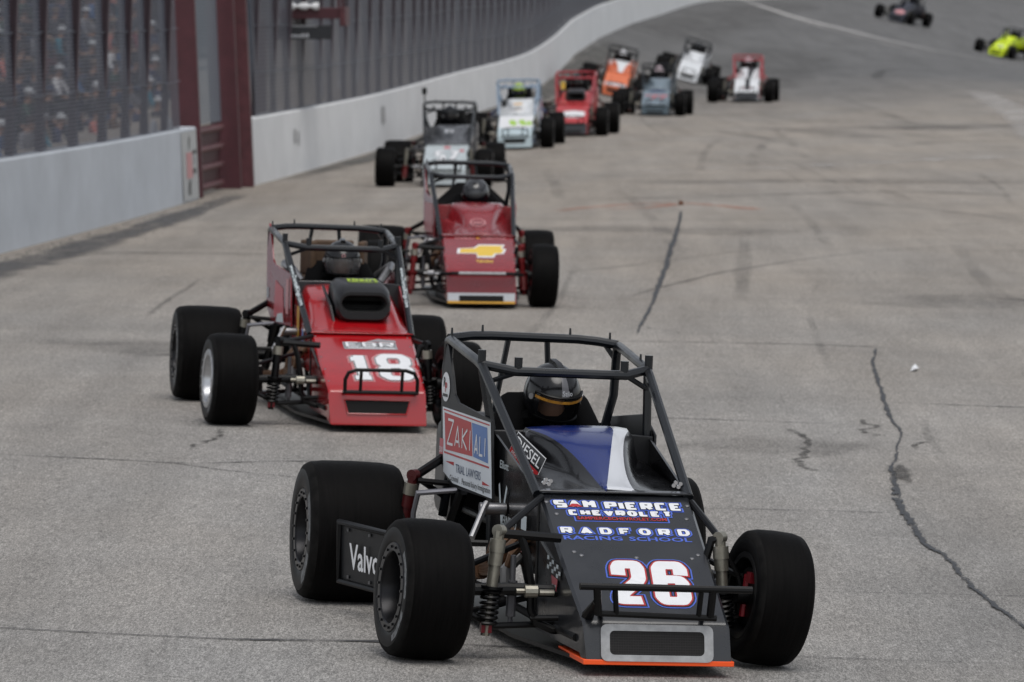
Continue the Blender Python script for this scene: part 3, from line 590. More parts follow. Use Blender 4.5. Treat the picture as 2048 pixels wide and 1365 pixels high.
# ------------------------------------------------------------------ race cars
SHARE = {}
def wheel(parent, x, y, rad, wd, out, steer=0, camber=0, rim=rim_dark, hub=steel, mark=True):
    """out = -1: outer face towards -x"""
    key = (rad, wd, out, rim.name, hub.name)
    if key not in SHARE:
        rr = .192; h = wd / 2; o = out
        hubm = MB().lathe([(o * h * .2, .0), (o * h * .2, .06), (o * h * .05, .07), (-o * h * .2, .06), (-o * h * .8, .045), (-o * (h + .02), .04), (-o * (h + .02), 0)], 20)
        hubm.box((-o * h * .8, -.06, .09), (.035, .06, .05), 1); hubm.tube([(-o * h * .55, 0, 0), (-o * h * .95, 0, 0)], .042, 14, 1); hubm.tube([(-o * h * .8, 0, -.1), (-o * h * .8, 0, .1)], .018, 8, 1)
        hubm.lathe([(-o * h * .7, .05), (-o * h * .7, .135), (-o * h * .76, .135), (-o * h * .76, .05)], 28)
        for a in range(5):
            t = a * 2 * math.pi / 5; hubm.tube([(-o * h * .3, .03 * math.cos(t), .03 * math.sin(t)), (-o * h * .35, .13 * math.cos(t), .13 * math.sin(t))], .016, 6)
        prof = [(-h * .86, rr), (-h * .96, rr + .014), (-h, rr + .034), (-h * .998, rad - .05), (-h * .95, rad - .026), (-h * .86, rad - .012), (-h * .6, rad - .003), (0, rad), (h * .6, rad - .003), (h * .86, rad - .012), (h * .95, rad - .026), (h * .998, rad - .05), (h, rr + .034), (h * .96, rr + .014), (h * .86, rr)]
        ty = MB(); ty.lathe(prof, 64)
        nseg = len(prof) - 1
        for i in range(nseg):
            for q in range(64): ty.M[i * 64 + q] = 1 if (i < 3 or i >= nseg - 3) else (2 if i in (3, 4, nseg - 4, nseg - 5) else 0)
        rm = MB().lathe([(-h * .88, rr + .004), (-h * .92, rr + .018), (-h * .97, rr + .014), (-h * .96, rr - .012), (-h * .8, rr - .022), (-h * .3, rr - .04), (h * .3, rr - .04), (h * .8, rr - .022), (h * .96, rr - .012), (h * .97, rr + .014), (h * .92, rr + .018), (h * .88, rr + .004)], 40)
        rm.lathe([(-o * h * .02, .05), (-o * h * .06, rr - .039)], 30); rm.lathe([(-o * h * .1, rr - .039), (-o * h * .06, .05)], 30)
        ring = MB().lathe([(o * h * .965, rr - .024), (o * (h * .965 + .006), rr - .02), (o * (h * .965 + .006), rr + .016), (o * h * .965, rr + .02)], 40)
        for a in range(18):
            t = a * 2 * math.pi / 18; c = Vector((o * (h * .965 + .008), (rr - .002) * math.cos(t), (rr - .002) * math.sin(t))); ring.box(c, (.01, .012, .012))
        mks = []; x0 = o * (h + .0012); r0, r1 = rr + .042, rad - .058
        for a0, a1 in ((2.35, 3.25), (3.5, 4.3)):
            mk = MB(); pts = [(x0, q * math.cos(t), q * math.sin(t)) for t in np.linspace(a0, a1, 15) for q in (r0 + .006 * abs(math.sin(t * 9)), r1 - .006 * abs(math.sin(t * 7)))]
            mk.add(pts, [(2 * i, 2 * i + 2, 2 * i + 3, 2 * i + 1) for i in range(14)]); mks.append(mk.mesh('sidewall_marking', mat('sidewall_white', (.13, .135, .14), .6, var=.9, scale=30)))
        SHARE[key] = (hubm.mesh('wheel_hub', [frame_black, hub]), ty.mesh('tyre', [rubber, rubber_side, mat('rubber_worn', (.007, .0066, .0064), .75, spec=.1, var=.8, scale=14)]), rm.mesh('rim', rim), ring.mesh('beadlock_ring', rim), mks)
    hm, tm, rm, rg, mk = SHARE[key]
    wobj = link('wheel', hm, parent); wobj.location = (x, y, rad * math.cos(R(camber)) + wd / 2 * abs(math.sin(R(camber))) - .008); wobj.rotation_euler = (0, R(camber), R(steer))
    for nm, q in (('tyre', tm), ('rim', rm), ('beadlock_ring', rg)) + (tuple(('sidewall_marking', q_) for q_ in mk) if mark else ()): link(nm, q, wobj)
    return wobj
def rrect(w_, h_, r, n=4):
    out = []
    for cx, cy, a0 in ((w_ / 2 - r, h_ / 2 - r, 0), (-w_ / 2 + r, h_ / 2 - r, 90), (-w_ / 2 + r, -h_ / 2 + r, 180), (w_ / 2 - r, -h_ / 2 + r, 270)):
        for i in range(n + 1): a = R(a0 + 90 * i / n); out.append((cx + r * math.cos(a), cy + r * math.sin(a)))
    return out
def shock(parent, top, bot, body, spring, r=.034):
    t, b = Vector(top), Vector(bot); d = (b - t).normalized(); L = (b - t).length
    s = MB(); s.tube([t, t + d * .05], .026, 10); s.tube([t + d * .05, t + d * (L * .34)], r, 14); s.tube([t + d * (L * .34), t + d * (L * .36), t + d * (L * .56)], r * .82, 14); s.tube([t + d * L * .5, b], .012, 8); s.tube([b - d * .03, b + d * .02], .022, 10)
    e = d.orthogonal().normalized(); s.tube([t + e * .02, t - e * .02], .03, 12)
    o = s.obj('shock_absorber', body, parent)
    MB().tube([t + d * .04, t + d * .10], r * 1.12, 14).obj('shock_cap', alloy, o)
    e = d.orthogonal().normalized(); f = d.cross(e); pts = []
    for i in range(64):
        a = i * 2 * math.pi / 9; pts.append(t + d * (L * (.56 + .36 * i / 63)) + (e * math.cos(a) + f * math.sin(a)) * (r * 1.25))
    MB().tube(pts, .0085, 5).obj('spring', spring, o)
    MB().lathe([(0, .015), (0, r * 1.6), (.012, r * 1.6), (.012, .015)], 16, 'z').obj('spring_collar', spring, o).matrix_local = Matrix.Translation(t + d * (L * .55)) @ d.to_track_quat('Z', 'Y').to_matrix().to_4x4()
    return o
def helmet(parent, c, shell, visor_m, pitch, yaw=0, band=None, stripe=None, text=None, size=1.):
    size = size * 1.06; rx, ry, rz = .133 * size, .158 * size, .152 * size
    def P(az, el, k=1.):   # az 0 = front (-y)
        ch = max(0, -math.sin(el)) * max(0, math.cos(az)) ; kk = k * (1 + .10 * ch)
        lo = max(0, -el - .5); q = math.cos(el) * (1 - .12 * lo)
        return (rx * kk * q * math.sin(az), -ry * kk * q * math.cos(az), rz * k * math.sin(el))
    b = MB(); NA, NE = 40, 22; els = np.linspace(-1.02, math.pi / 2, NE + 1); V = [P(2 * math.pi * i / NA, e) for e in els for i in range(NA)]; F = []; Mx = []
    for j in range(NE):
        for i in range(NA):
            az = (i + .5) * 2 * math.pi / NA; az = az - 2 * math.pi if az > math.pi else az; el = (els[j] + els[j + 1]) / 2
            if abs(az) < 1.0 and -.42 < el < .22: continue
            F.append((j * NA + i, j * NA + (i + 1) % NA, (j + 1) * NA + (i + 1) % NA, (j + 1) * NA + i)); Mx.append(1 if stripe and abs(az) < .2 and el > .2 else 0)
    b.add(V, F); b.M = Mx
    b.lathe([(-rz * .9, rx * .62), (-rz * .82, rx * .9)], 30, 'z')
    b.M = Mx + [0] * (len(b.F) - len(Mx))
    # top vent and side pivots
    b.loft([[(x, y, rz * .97 + z) for x, z in ((-.02, -.01), (-.016, .02 - abs(y) * .12), (.016, .02 - abs(y) * .12), (.02, -.01))] for y in (-.06, 0, .07)])
    b.M += [1 if stripe else 0] * (len(b.F) - len(b.M))
    o = b.obj('helmet', [shell, stripe or shell], parent, ang=50)
    o.matrix_local = Matrix.Translation(c) @ Matrix.Rotation(yaw, 4, 'Z') @ Matrix.Rotation(pitch, 4, 'X')
    vb = MB(); aa = np.linspace(-1.12, 1.12, 19); ee = np.linspace(-.47, .3, 8)
    vb.add([P(a, e, 1.025) for e in ee for a in aa], [(j * 19 + i, j * 19 + i + 1, (j + 1) * 19 + i + 1, (j + 1) * 19 + i) for j in range(7) for i in range(18)]); vb.obj('visor', visor_m, o, ang=80)
    if band:
        vb = MB(); ee = np.linspace(.13, .215, 3); vb.add([P(a, e, 1.034) for e in ee for a in aa], [(j * 19 + i, j * 19 + i + 1, (j + 1) * 19 + i + 1, (j + 1) * 19 + i) for j in range(2) for i in range(18)]); vb.obj('visor_strip', band, o, ang=80)
    rim = [P(a, .31, 1.028) for a in np.linspace(-1.14, 1.14, 13)] + [P(a, -.49, 1.03) for a in np.linspace(1.14, -1.14, 13)]; MB().tube(rim, .0055, 5, closed=True).obj('visor_seal', frame_black, o)
    for s in (-.3, 0, .3): MB().tube([P(s - .1, -.72, 1.03), P(s + .1, -.72, 1.03)], .007, 6).obj('chin_vent', seat_black, o)
    for s in (-1, 1): MB().tube([P(s * 1.25, .1, 1.0), P(s * 1.25, .1, 1.07)], .016, 10).obj('visor_pivot', steel, o)
    if text:
        V, Fc, (mn, mx) = text2d(text[0]); h = text[1]; wdt = (mx - mn) * h
        tb = MB(); tb.add([P((text[2] + ((a - mn) * h - wdt / 2)) / rx, text[3] + bb * h / rz, 1.012) for a, bb in V], Fc); tb.obj('helmet_lettering', text[4], o)
    return o
visor_dark = mat('visor_dark', (.008, .008, .01), .08, 0, .5); visor_tint = mat('visor_tint', (.02, .02, .022), .1, 0, .3)
visor_tint.node_tree.nodes['Principled BSDF'].inputs['Alpha'].default_value = .22
visor_clear = mat('visor_clear', (.16, .16, .165), .12, 0, .3, var=.6, scale=9, stretch=(6, 1, 1)); visor_clear.node_tree.nodes['Principled BSDF'].inputs['Alpha'].default_value = .4
DR = dict(pelvis=(.15, .13), spine=(.15, .12), chest=(.18, .14), neck=.09, head=(.08, .09), crown=(.06, .07), sl=.115, sr=.115, el=.065, er=.055, hl=.045, hr=.045, tl=.03, tr=.03, pl=.1, pr=.1, kl=.075, kr=.075, al=.05, ar=.05, fl=.045, fr=.045)
def driver(M, dx, label, shell, visor_m, pitch=.25, yaw=0, band=None, stripe=None, text=None, suit=suit_black, hz=1.15, hy=1.77):
    z0 = hz - 1.15
    J = dict(pelvis=(dx, 2.02, .42), spine=(dx, 2.02, .62), chest=(dx, 1.98, .9 + z0), neck=(dx, 1.88, 1.0 + z0), head=(dx, hy + .03, 1.1 + z0), crown=(dx, hy + .04, 1.2 + z0), sl=(dx + .17, 1.92, 1.05 + z0), sr=(dx - .17, 1.92, 1.05 + z0), el=(dx + .27, 1.72, .76), er=(dx - .27, 1.72, .76),
             hl=(dx + .15, 1.6, .82), hr=(dx - .15, 1.6, .82), tl=(dx + .13, 1.55, .84), tr=(dx - .13, 1.55, .84), pl=(dx + .1, 1.95, .4), pr=(dx - .1, 1.95, .4), kl=(dx + .13, 1.48, .55), kr=(dx - .13, 1.48, .55), al=(dx + .12, 1.05, .38), ar=(dx - .12, 1.05, .38), fl=(dx + .12, .95, .45), fr=(dx - .12, .95, .45))
    me = skin_mesh('person', J, SE, DR, [suit, skin], lambda c: 1 if c.z > 1.05 + z0 and abs(c.x - dx) < .085 and c.y < 1.9 else 0, 2)
    root = link('person', me); root.matrix_world = M
    helmet(root, (dx, hy, hz), shell, visor_m, pitch, yaw, band, stripe, text)
    MB().tube([(dx - .2, 1.9, 1.0 + z0), (dx - .1, 1.82, 1.03 + z0), (dx, 1.8, 1.02 + z0), (dx + .1, 1.82, 1.03 + z0), (dx + .2, 1.9, 1.0 + z0)], [.03, .045, .05, .045, .03], 8).obj('neck_collar', suit, root)
    return tag(root, label, 'person', 'drivers in the race cars')
def car_matrix(x, y, yaw, roll=0):
    a = R(yaw); r = Vector((math.cos(a), math.sin(a))); b = Vector((-math.sin(a), math.cos(a)))
    def g(p, q): X = x + r.x * p + b.x * q; Y = y + r.y * p + b.y * q; return Vector((X, Y, gz(X, Y)))
    X = (g(.75, 1.2) - g(-.9, 1.2)).normalized(); Y = (g(-.1, 2.45) - g(-.1, 0)); Z = X.cross(Y).normalized(); Y = Z.cross(X)
    o = Vector((x, y, gz(x, y))); M = Matrix(((X.x, Y.x, Z.x, o.x), (X.y, Y.y, Z.y, o.y), (X.z, Y.z, Z.z, o.z), (0, 0, 0, 1)))
    return M @ Matrix.Rotation(R(roll), 4, 'Y')

def nose_panel(P): return Panel(P['B0'], (1, 0, 0), P['J0'] - P['B0'])
def build_car(S):
    """local frame: -y forwards, +x the car's left. returns root and named parts"""
    M = car_matrix(*S['pos'], S.get('yaw', 0)); root = empty('race_car', M); P = {'root': root, 'M': M}
    body, cage, side = S['body'], S.get('cage', cage_black), S.get('side', S['body'])
    far = S.get('far', False); jz, bz, cz = S.get('jz', .745), S.get('bz', .285), S.get('cz', 0)
    P['J0'], P['B0'] = Vector((0, .45, jz)), Vector((0, -.48, bz))
    # ---- nose: straight wedge with a near-vertical front
    st = [(.47, jz + .007, -.38, .36), (.45, jz, -.38, .36), (.0, jz + (bz - jz) * .45 / .93, -.383, .345), (-.48, bz, -.375, .325), (-.525, bz - .027, -.372, .325), (-.545, bz - .05, -.37, .327), (-.585, .075, -.355, .333)]
    secs = []
    for (y, z, a, b) in st:
        zb = .1 if y > -.5 else .075; zb = min(zb, z - .001) if y > -.58 else z - .02
        secs.append([(a + .006, y, zb), (a, y, z - .012), (a + .014, y, z), (b - .014, y, z), (b, y, z - .012), (b - .006, y, zb)])
    nm = MB().loft(secs)
    nf = [side if False else body]; P['nose'] = nm.obj('nose', [S.get('nose', body)], root, ang=28)
    P['floor'] = MB().prism([(-.345, -.5, .05), (.325, -.5, .05), (.42, .5, .05), (.44, 2.5, .06), (-.5, 2.5, .06), (-.48, .5, .05)], (0, 0, .02)).obj('floor_pan', frame_black, root)
    lip = S.get('lip')
    if lip: MB().prism([(-.372, -.05, .055), (-.372, -.592, .055), (.345, -.592, .055), (.345, -.05, .055)], (0, 0, .024)).obj('splitter', lip, root, bevel=.003)
    # ---- hood
    hs_ = S.get('hood', 'hump'); hc = S.get('hoodmats', [body] * 4); mb = MB(); ys = np.linspace(.47, 1.47, 15); rows = []
    for y in ys:
        t = (y - .47); zb = jz + .005 + (.84 - jz - .005) * t; s = min(1, max(0, t / .85)); s = s * s * (3 - 2 * s)
        if hs_ == 'hump': h = .0 + .135 * s + .012; wt = .08 + .19 * min(1, t / .95) ** 2.0; xc = .02; so = .035 + .07 * (1 - min(1, t)) ; ex = .375
        else: h = .10 * s; wt = .30; xc = -.01; so = .05; ex = .37
        f1 = S.get('split', (-.05, .185)); fa = min(.9, max(.1, (f1[0] + (f1[1] - f1[0]) * min(1, t / .9) - (xc - wt)) / (2 * wt))); fb = .97
        xs = [-ex, xc - wt - so, xc - wt - so * .6, xc - wt - so * .2, xc - wt + .01] + [xc - wt + 2 * wt * q for q in (max(.03, fa * .33), max(.05, fa * .66), max(.08, fa), (fa + fb) / 2, fb)] + [xc + wt + so * .25, xc + wt + so * .6, xc + wt + so, ex - .01]
        zs = [zb - .01, zb, zb + h * .35, zb + h * .85, zb + h] + [zb + h + .012, zb + h + .016, zb + h + .016, zb + h + .013, zb + h + .006] + [zb + h * .85, zb + h * .35, zb, zb - .01]
        rows.append([(x, y, z) for x, z in zip(xs, zs)])
    nc = len(rows[0]); V = [p for r_ in rows for p in r_]
    for j in range(len(ys) - 1):
        for i in range(nc - 1):
            m_ = 0 if i in (0, 1, 2, 10, 11, 12) or i == 3 else (1 if i < 7 else 2)
            if i == 9: m_ = 0
            mb.add([V[j * nc + i], V[j * nc + i + 1], V[(j + 1) * nc + i + 1], V[(j + 1) * nc + i]], [(0, 1, 2, 3)], m_)
    # merge shared verts for smooth shading
    me = mb.mesh('hood', hc[:3]); bmx = __import__('bmesh').new(); bmx.from_mesh(me); __import__('bmesh').ops.remove_doubles(bmx, verts=bmx.verts, dist=1e-5); bmx.to_mesh(me); bmx.free()
    me.polygons.foreach_set('use_smooth', [True] * len(me.polygons)); me.set_sharp_from_angle(angle=R(60)); P['hood'] = link('hood', me, root)
    md = P['hood'].modifiers.new('thick', 'SOLIDIFY'); md.thickness = .006
    MB().prism([(-.385, .44, jz + .011), (.365, .44, jz + .011), (.365, .49, jz + .017), (-.385, .49, jz + .017)], (0, 0, .01)).obj('hood_seam', S.get('seam', body), root, bevel=.003)
    # ---- cowl in front of the driver, side panels, tail
    P['cowl'] = MB().prism([(-.40, 1.475, .74), (.415, 1.475, .74), (.415, 1.475, .955), (.2, 1.475, .968), (-.2, 1.475, .972), (-.40, 1.475, .968)], (0, .03, 0)).obj('cowl', S.get('cowl', black_paint), root, bevel=.006)
    P['side_r'] = MB().prism([(-.385, .46, jz - .003), (-.395, 1.48, .955), (-.40, 1.48, .42), (-.39, .6, .36), (-.386, .46, .36)], (.012, 0, 0)).obj('side_panel', side, root)
    P['side_l'] = MB().prism([(.37, .46, jz - .003), (.405, 1.48, .945), (.405, 1.48, .30), (.38, .46, .25)], (-.012, 0, 0)).obj('side_panel', side, root)
    P['arm_l'] = MB().prism([(.42, 1.42, .56), (.43, 1.47, .965), (.43, 1.72, 1.05), (.43, 2.45, .98), (.42, 2.5, .5)], (-.012, 0, 0)).obj('arm_guard', S.get('tail', side), root, bevel=.004)
    fp = Panel((-.505, 2.32, 0), (.075, -1.02, 0), (0, 0, 1)); P['finp'] = fp
    P['fin'] = MB().prism([fp.p(a, b_, 0) for a, b_ in ((.07, 1.36), (.12, 1.33), (.215, 1.19), (.26, 1.10), (.34, 1.062), (.95, 1.025), (1.02, .636), (.25, .63), (.043, .74), (.008, 1.22))][::-1], -fp.N * .012).obj('tail_panel', S.get('tail', side), root)
    tk = [[(x * s + .0, y, .66 + z * q) for x, z in rrect(.8, .62, .12)] for y, s, q in ((2.5, .95, .9), (2.6, 1, 1), (3.0, .95, .92), (3.2, .6, .55))]
    MB().loft(tk).obj('fuel_tank', S.get('tail', side), root, ang=50)
    # ---- cockpit
    sm_ = S.get('seat', seat_black); sb = MB()
    for q in (MB().prism([(-.24, 2.12, .3), (.2, 2.12, .3), (.2, 2.24, 1.0), (-.24, 2.24, 1.0)], (0, .04, 0)), MB().prism([(-.26, 2.13, .4), (-.26, 1.78, .4), (-.25, 1.95, .92), (-.24, 2.22, .98)], (.03, 0, 0)), MB().prism([(.2, 2.13, .4), (.2, 1.78, .4), (.2, 1.95, .92), (.2, 2.22, .98)], (.03, 0, 0)), MB().box((-.02, 1.97, .31), (.46, .36, .05))): sb.add(q.V, q.F)
    se = sb.obj('seat', sm_, root, bevel=.01)
    hb = MB(); hb.box((-.02, 2.12, 1.13), (.3, .06, .24)); hb.box((-.225, 2.0, 1.12), (.05, .24, .26), 0, Matrix.Rotation(.25, 3, 'Z')); hb.box((.185, 2.0, 1.12), (.05, .24, .26), 0, Matrix.Rotation(-.25, 3, 'Z'))
    if S.get('headrest', True): hb.obj('headrest', sm_, se, bevel=.015)
    MB().tube([(.15 * math.cos(a) - .03, 1.56 + .03 * math.sin(a), .83 + .13 * math.sin(a)) for a in np.linspace(0, 2 * math.pi, 25)[:-1]], .014, 8, closed=True).tube([(-.17, 1.56, .83), (.11, 1.56, .83)], .012, 6).obj('steering_wheel', frame_black, root)
    MB().prism([(-.42, 2.36, .3), (.4, 2.36, .3), (.4, 2.36, .95), (-.42, 2.36, .95)], (0, .02, 0)).obj('firewall', frame_black, root)
    # ---- roll cage
    r = .0235; n = 10 if not far else 7
    aL, aR_, tL, tR, rL, rR = (-.391, .45, jz), (.353, .45, jz + .002), (-.459, 1.55, 1.288 + cz), (.388, 1.55, 1.284 + cz), (-.485, 2.26, 1.37 + cz), (.393, 2.26, 1.36 + cz)
    c = MB()
    def fil(a, b, d, q=.12):   # rounded bend at b
        a, b, d = Vector(a), Vector(b), Vector(d); p = b + (a - b).normalized() * q; s = b + (d - b).normalized() * q
        return [p, b * .5 + (p + s) * .25, s]
    for top, bot, rear, rb in ((tL, aL, rL, (-.45, 2.42, .45)), (tR, aR_, rR, (.40, 2.42, .45))):
        c.tube([bot] + fil(bot, top, rear, .06) + fil(top, rear, rb, .05) + [((rear[0] * .75 + rb[0] * .25), 2.3, 1.1), (rb[0] * .9, 2.34, .92), rb], r, n)
    c.tube([tL, (-.30, 1.47, 1.262 + cz), (-.2, 1.46, 1.262 + cz), (.16, 1.46, 1.258 + cz), (.26, 1.47, 1.258 + cz), tR], r, n)
    c.tube([rL, (-.36, 2.31, 1.383 + cz), (-.25, 2.33, 1.385 + cz), (.2, 2.33, 1.379 + cz), (.30, 2.31, 1.372 + cz), rR], r, n)
    for a, b, m_ in ((tL, (-.40, 1.53, .97), (-.385, 1.5, .25)), (tR, (.392, 1.53, .96), (.385, 1.5, .25))): c.tube([a, b, m_], r * .95, n)
    c.tube([(-.435, 1.53, 1.2 + cz), (-.30, 1.47, 1.255 + cz)], .013, 6); c.tube([(.38, 1.53, 1.19 + cz), (.27, 1.47, 1.25 + cz)], .013, 6)
    c.tube([(-.16, 2.33, 1.382 + cz), (-.22, 2.38, .95)], .015, 6); c.tube([(.04, 2.33, 1.381 + cz), (.08, 2.38, .95)], .015, 6)
    c.tube([(.33, 2.30, 1.368 + cz), (.385, 2.28, 1.29 + cz)], .013, 6)
    for x, y, z in ((-.459, 1.55, 1.29), (-.29, 1.47, 1.262), (.25, 1.47, 1.258), (.392, 1.55, 1.285)): 
        if S.get('stubs', True): c.tube([(x, y, z + cz), (x, y, z + .07 + cz)], .021, 10)
    for x, y, z in ((-.475, 2.24, 1.37), (-.30, 2.32, 1.384), (.16, 2.33, 1.379), (.36, 2.29, 1.365), (.39, 1.72, 1.295)): c.tube([(x, y, z + cz), (x, y, z + .055 + cz)], [.008, .005], 6)
    P['cage'] = c.obj('roll_cage', cage, root)
    # ---- chassis
    f = MB()
    for s in (-.37, .345):
        f.tube([(s, -.42, .16), (s, .45, .15), (s, 2.5, .16)], .02, 8); f.tube([(s, -.1, .42), (s, .45, .55), (s, 1.5, .5), (s, 2.42, .5)], .019, 8); f.tube([(s, .45, jz - .01), (s, .45, .15)], .018, 8); f.tube([(s, 1.0, .52), (s, 1.45, .16)], .016, 6); f.tube([(s, 1.0, .52), (s, .5, .16)], .016, 6); f.tube([(s, 1.5, .9), (s, 2.4, .75)], .018, 8)
    f.tube([(-.37, .45, .56), (.345, .45, .56)], .018, 8); f.tube([(-.37, .3, .15), (.345, .3, .15)], .018, 8)
    f.obj('chassis_frame', S.get('frame', frame_black), root)
    # ---- engine
    e = MB(); e.box((0, .85, .42), (.3, .6, .4)); e.box((-.2, .85, .55), (.14, .56, .16), 0, Matrix.Rotation(.6, 3, 'Y')); e.box((.2, .85, .55), (.14, .56, .16), 0, Matrix.Rotation(-.6, 3, 'Y')); e.tube([(-.1, .5, .35), (-.1, .54, .35)], .09, 14); e.tube([(.08, .5, .5), (.08, .54, .5)], .07, 14)
    en = e.obj('engine', mat('engine_dark', (.05, .05, .055), .5, .5, var=.4, scale=20), root, bevel=.012)
    for i in range(4):
        y = .62 + i * .15; MB().tube([(-.26, y, .52), (-.4, y - .02, .52), (-.46, y + .02, .44), (-.46, y + .14, .34), (-.45, 1.4, .27 + .01 * i)], .021, 8).obj('exhaust_pipe', copper, en)
    MB().tube([(-.45, 1.38, .28), (-.47, 1.6, .25), (-.52, 2.0, .22)], .045, 12).obj('exhaust_collector', copper, en)
    MB().tube([(-.4, .75, .42), (-.47, .73, .35), (-.47, .72, .26)], .03, 10).obj('oil_filter', mat('filter_grey', (.12, .12, .12), .4), en)
    # ---- front suspension
    a = MB().tube([(-.84, 0, .33), (-.6, .01, .335), (-.36, .0, .33), (.33, 0, .33), (.55, 0, .34)], .03, 10); a.tube([(-.8, .02, .24), (-.8, .02, .42)], .024, 8); a.tube([(.52, .02, .25), (.52, .02, .43)], .024, 8)
    a.obj('front_axle', frame_black, root)
    s = MB(); s.tube([(-.377, .42, jz - .01), (-.655, .02, .60)], .0165, 8); s.tube([(-.67, .0, .598), (-.42, .0, .583), (-.37, 0, .58)], .022, 8); s.tube([(-.56, .0, .585), (-.53, 0, .5), (-.505, 0, .36), (-.50, 0, .24), (-.47, 0, .18), (-.40, -.02, .15), (-.3, -.02, .14)], .02, 8)
    s.tube([(-.86, .0, .25), (-.68, 0, .16), (-.36, .05, .17)], .016, 8); s.tube([(-.72, 0, .55), (-.9, .02, .55)], .014, 6); s.tube([(-.5, 0, .2), (-.36, -.05, .21)], .015, 8); s.tube([(-.82, 0, .44), (-.37, .7, .5)], .016, 8); s.tube([(-.82, 0, .22), (-.37, .7, .22)], .016, 8)
    s.obj('suspension_arms', S.get('arms', frame_black), root); s = MB(); s.tube([(.34, 0, .5), (.36, 0, .585), (.42, 0, .60)], .02, 8); s.tube([(.36, .42, jz - .02), (.40, .02, .60)], .0165, 8); s.tube([(.5, 0, .42), (.40, 0, .59)], .012, 6); s.tube([(.5, 0, .42), (.36, .7, .5)], .015, 8); s.tube([(.5, 0, .42), (.55, 0, .24), (.33, .05, .17)], .016, 8)
    s.obj('suspension_arms', S.get('arms', frame_black), root)
    k = MB(); k.tube([(-.54, -.03, .33), (-.48, -.03, .33)], .03, 10); k.tube([(-.47, -.035, .325), (-.4, -.035, .325)], .015, 8); k.tube([(-.58, -.03, .33), (-.54, -.03, .33)], .012, 6); k.obj('steering_link', S.get('link', alloy), root)
    k = MB(); k.tube([(-.60, .95, .48), (-.515, 1.08, .62), (-.50, 1.1, .64)], .016, 8); k.tube([(-.53, 1.12, .61), (-.40, 1.12, .61)], .03, 12); k.obj('torsion_arm', S.get('torsion', steel), root)
    d_ = MB(); d_.tube([(-.58, .06, .49), (-.58, .06, .37)], .014, 8); d_.tube([(-.58, .06, .37), (-.585, .06, .2)], .024, 10); d_.tube([(-.585, .06, .2), (-.585, .06, .155)], .012, 8); d_.obj('damper', mat('damper_grey', (.12, .12, .13), .4, .5) if not far else frame_black, root)
    shk = S.get('shock', alloy); spr = S.get('spring', frame_black)
    shock(root, (-.668, -.01, .61), (-.716, -.01, .135), shk, spr); shock(root, (.40, -.01, .60), (.44, -.01, .14), shk, spr)
    MB().box((-.715, -.01, .155), (.05, .04, .05)).obj('shock_clevis', red_hub, root)
    shock(root, (-.668, 2.12, .68), (-.72, 2.2, .2), S.get('rshock', dark_red), spr, .034); shock(root, (.52, 2.12, .66), (.55, 2.2, .2), S.get('rshock', dark_red), spr, .034)
    rs = MB(); rs.tube([(-.45, 2.3, .78), (-.66, 2.12, .675)], .024, 8); rs.tube([(-.45, 2.42, .55), (-.66, 2.12, .675)], .016, 8); rs.tube([(-.45, 2.1, .64), (-.65, 2.1, .655)], .015, 8); MB().tube([(.4, 2.3, .78), (.52, 2.12, .67)], .022, 8).obj('rear_bracket', S.get('frame', frame_black), root); rs.tube([(-.46, 1.9, .62), (-.52, 2.05, .3), (-.5, 2.4, .2)], .03, 8); rs.obj('rear_bracket', S.get('frame', frame_black), root)
    MB().tube([(-.75, 2.45, .35), (.6, 2.45, .345)], .04, 12).obj('rear_axle', frame_black, root)
    MB().tube([(-.4, 1.95, .63), (-.6, 1.97, .61), (-.665, 2.0, .6), (-.68, 2.02, .5), (-.68, 2.05, .3)], .014, 8).obj('nerf_tube', mat('nerf_steel', (.2, .2, .22), .4, .7), root)
    # ---- wheels
    wr = S.get('rims', (rim_dark,) * 4); hb_ = S.get('hub', red_hub); mk = S.get('marks', True); stt = S.get('steer', 5)
    P['rf'] = wheel(root, -1.02, -.02, .33, .33, -1, stt, S.get('rfc', 3), wr[0], steel, mk); P['lf'] = wheel(root, .628, -.06, .32, .275, 1, stt, S.get('lfc', 4), wr[1], hb_, mk)
    P['rr'] = wheel(root, -.93, 2.45, .36, .50, -1, 0, 1, wr[2], steel, mk); P['lr'] = wheel(root, .70, 2.45, .345, .36, 1, 0, 0, wr[3], steel, mk)
    # ---- side board between the right-hand wheels
    if S.get('pod', True):
        a0, a1, b0, b1 = Vector((-1.075, 1.9, .455)), Vector((-1.065, 1.9, .16)), Vector((-.80, 1.02, .44)), Vector((-.79, 1.02, .145))
        pn = MB().prism([a0, b0, b1, a1], (.012, .006, 0)).obj('side_board', S.get('podmat', black_paint), root); P['pod'] = pn
        MB().tube([a0, b0, b1, a1], .017, 8, closed=True).obj('side_board_frame', frame_black, pn)
        q = MB()
        for (u_, v_) in ((.1, .1), (.1, .9), (.35, .1), (.35, .9)): c_ = a0.lerp(b0, u_).lerp(a1.lerp(b1, u_), v_); q.box(c_ + Vector((-.006, -.002, 0)), (.008, .016, .016))
        q.obj('rivet', steel, pn); MB().tube([(-.85, 1.2, .3), (-.38, 1.2, .2)], .016, 6).tube([(-1.0, 1.75, .3), (-.4, 1.75, .2)], .016, 6).obj('side_board_bracket', frame_black, root)
    MB().tube([(.38, .55, .3), (.62, .7, .32), (.66, 1.9, .32), (.4, 2.05, .3)], .02, 8).obj('nerf_bar', S.get('frame', frame_black), root)
    # ---- bumper and grille
    bp = S.get('bumper', 'bar'); bm = S.get('bumpmat', frame_black); b = MB()
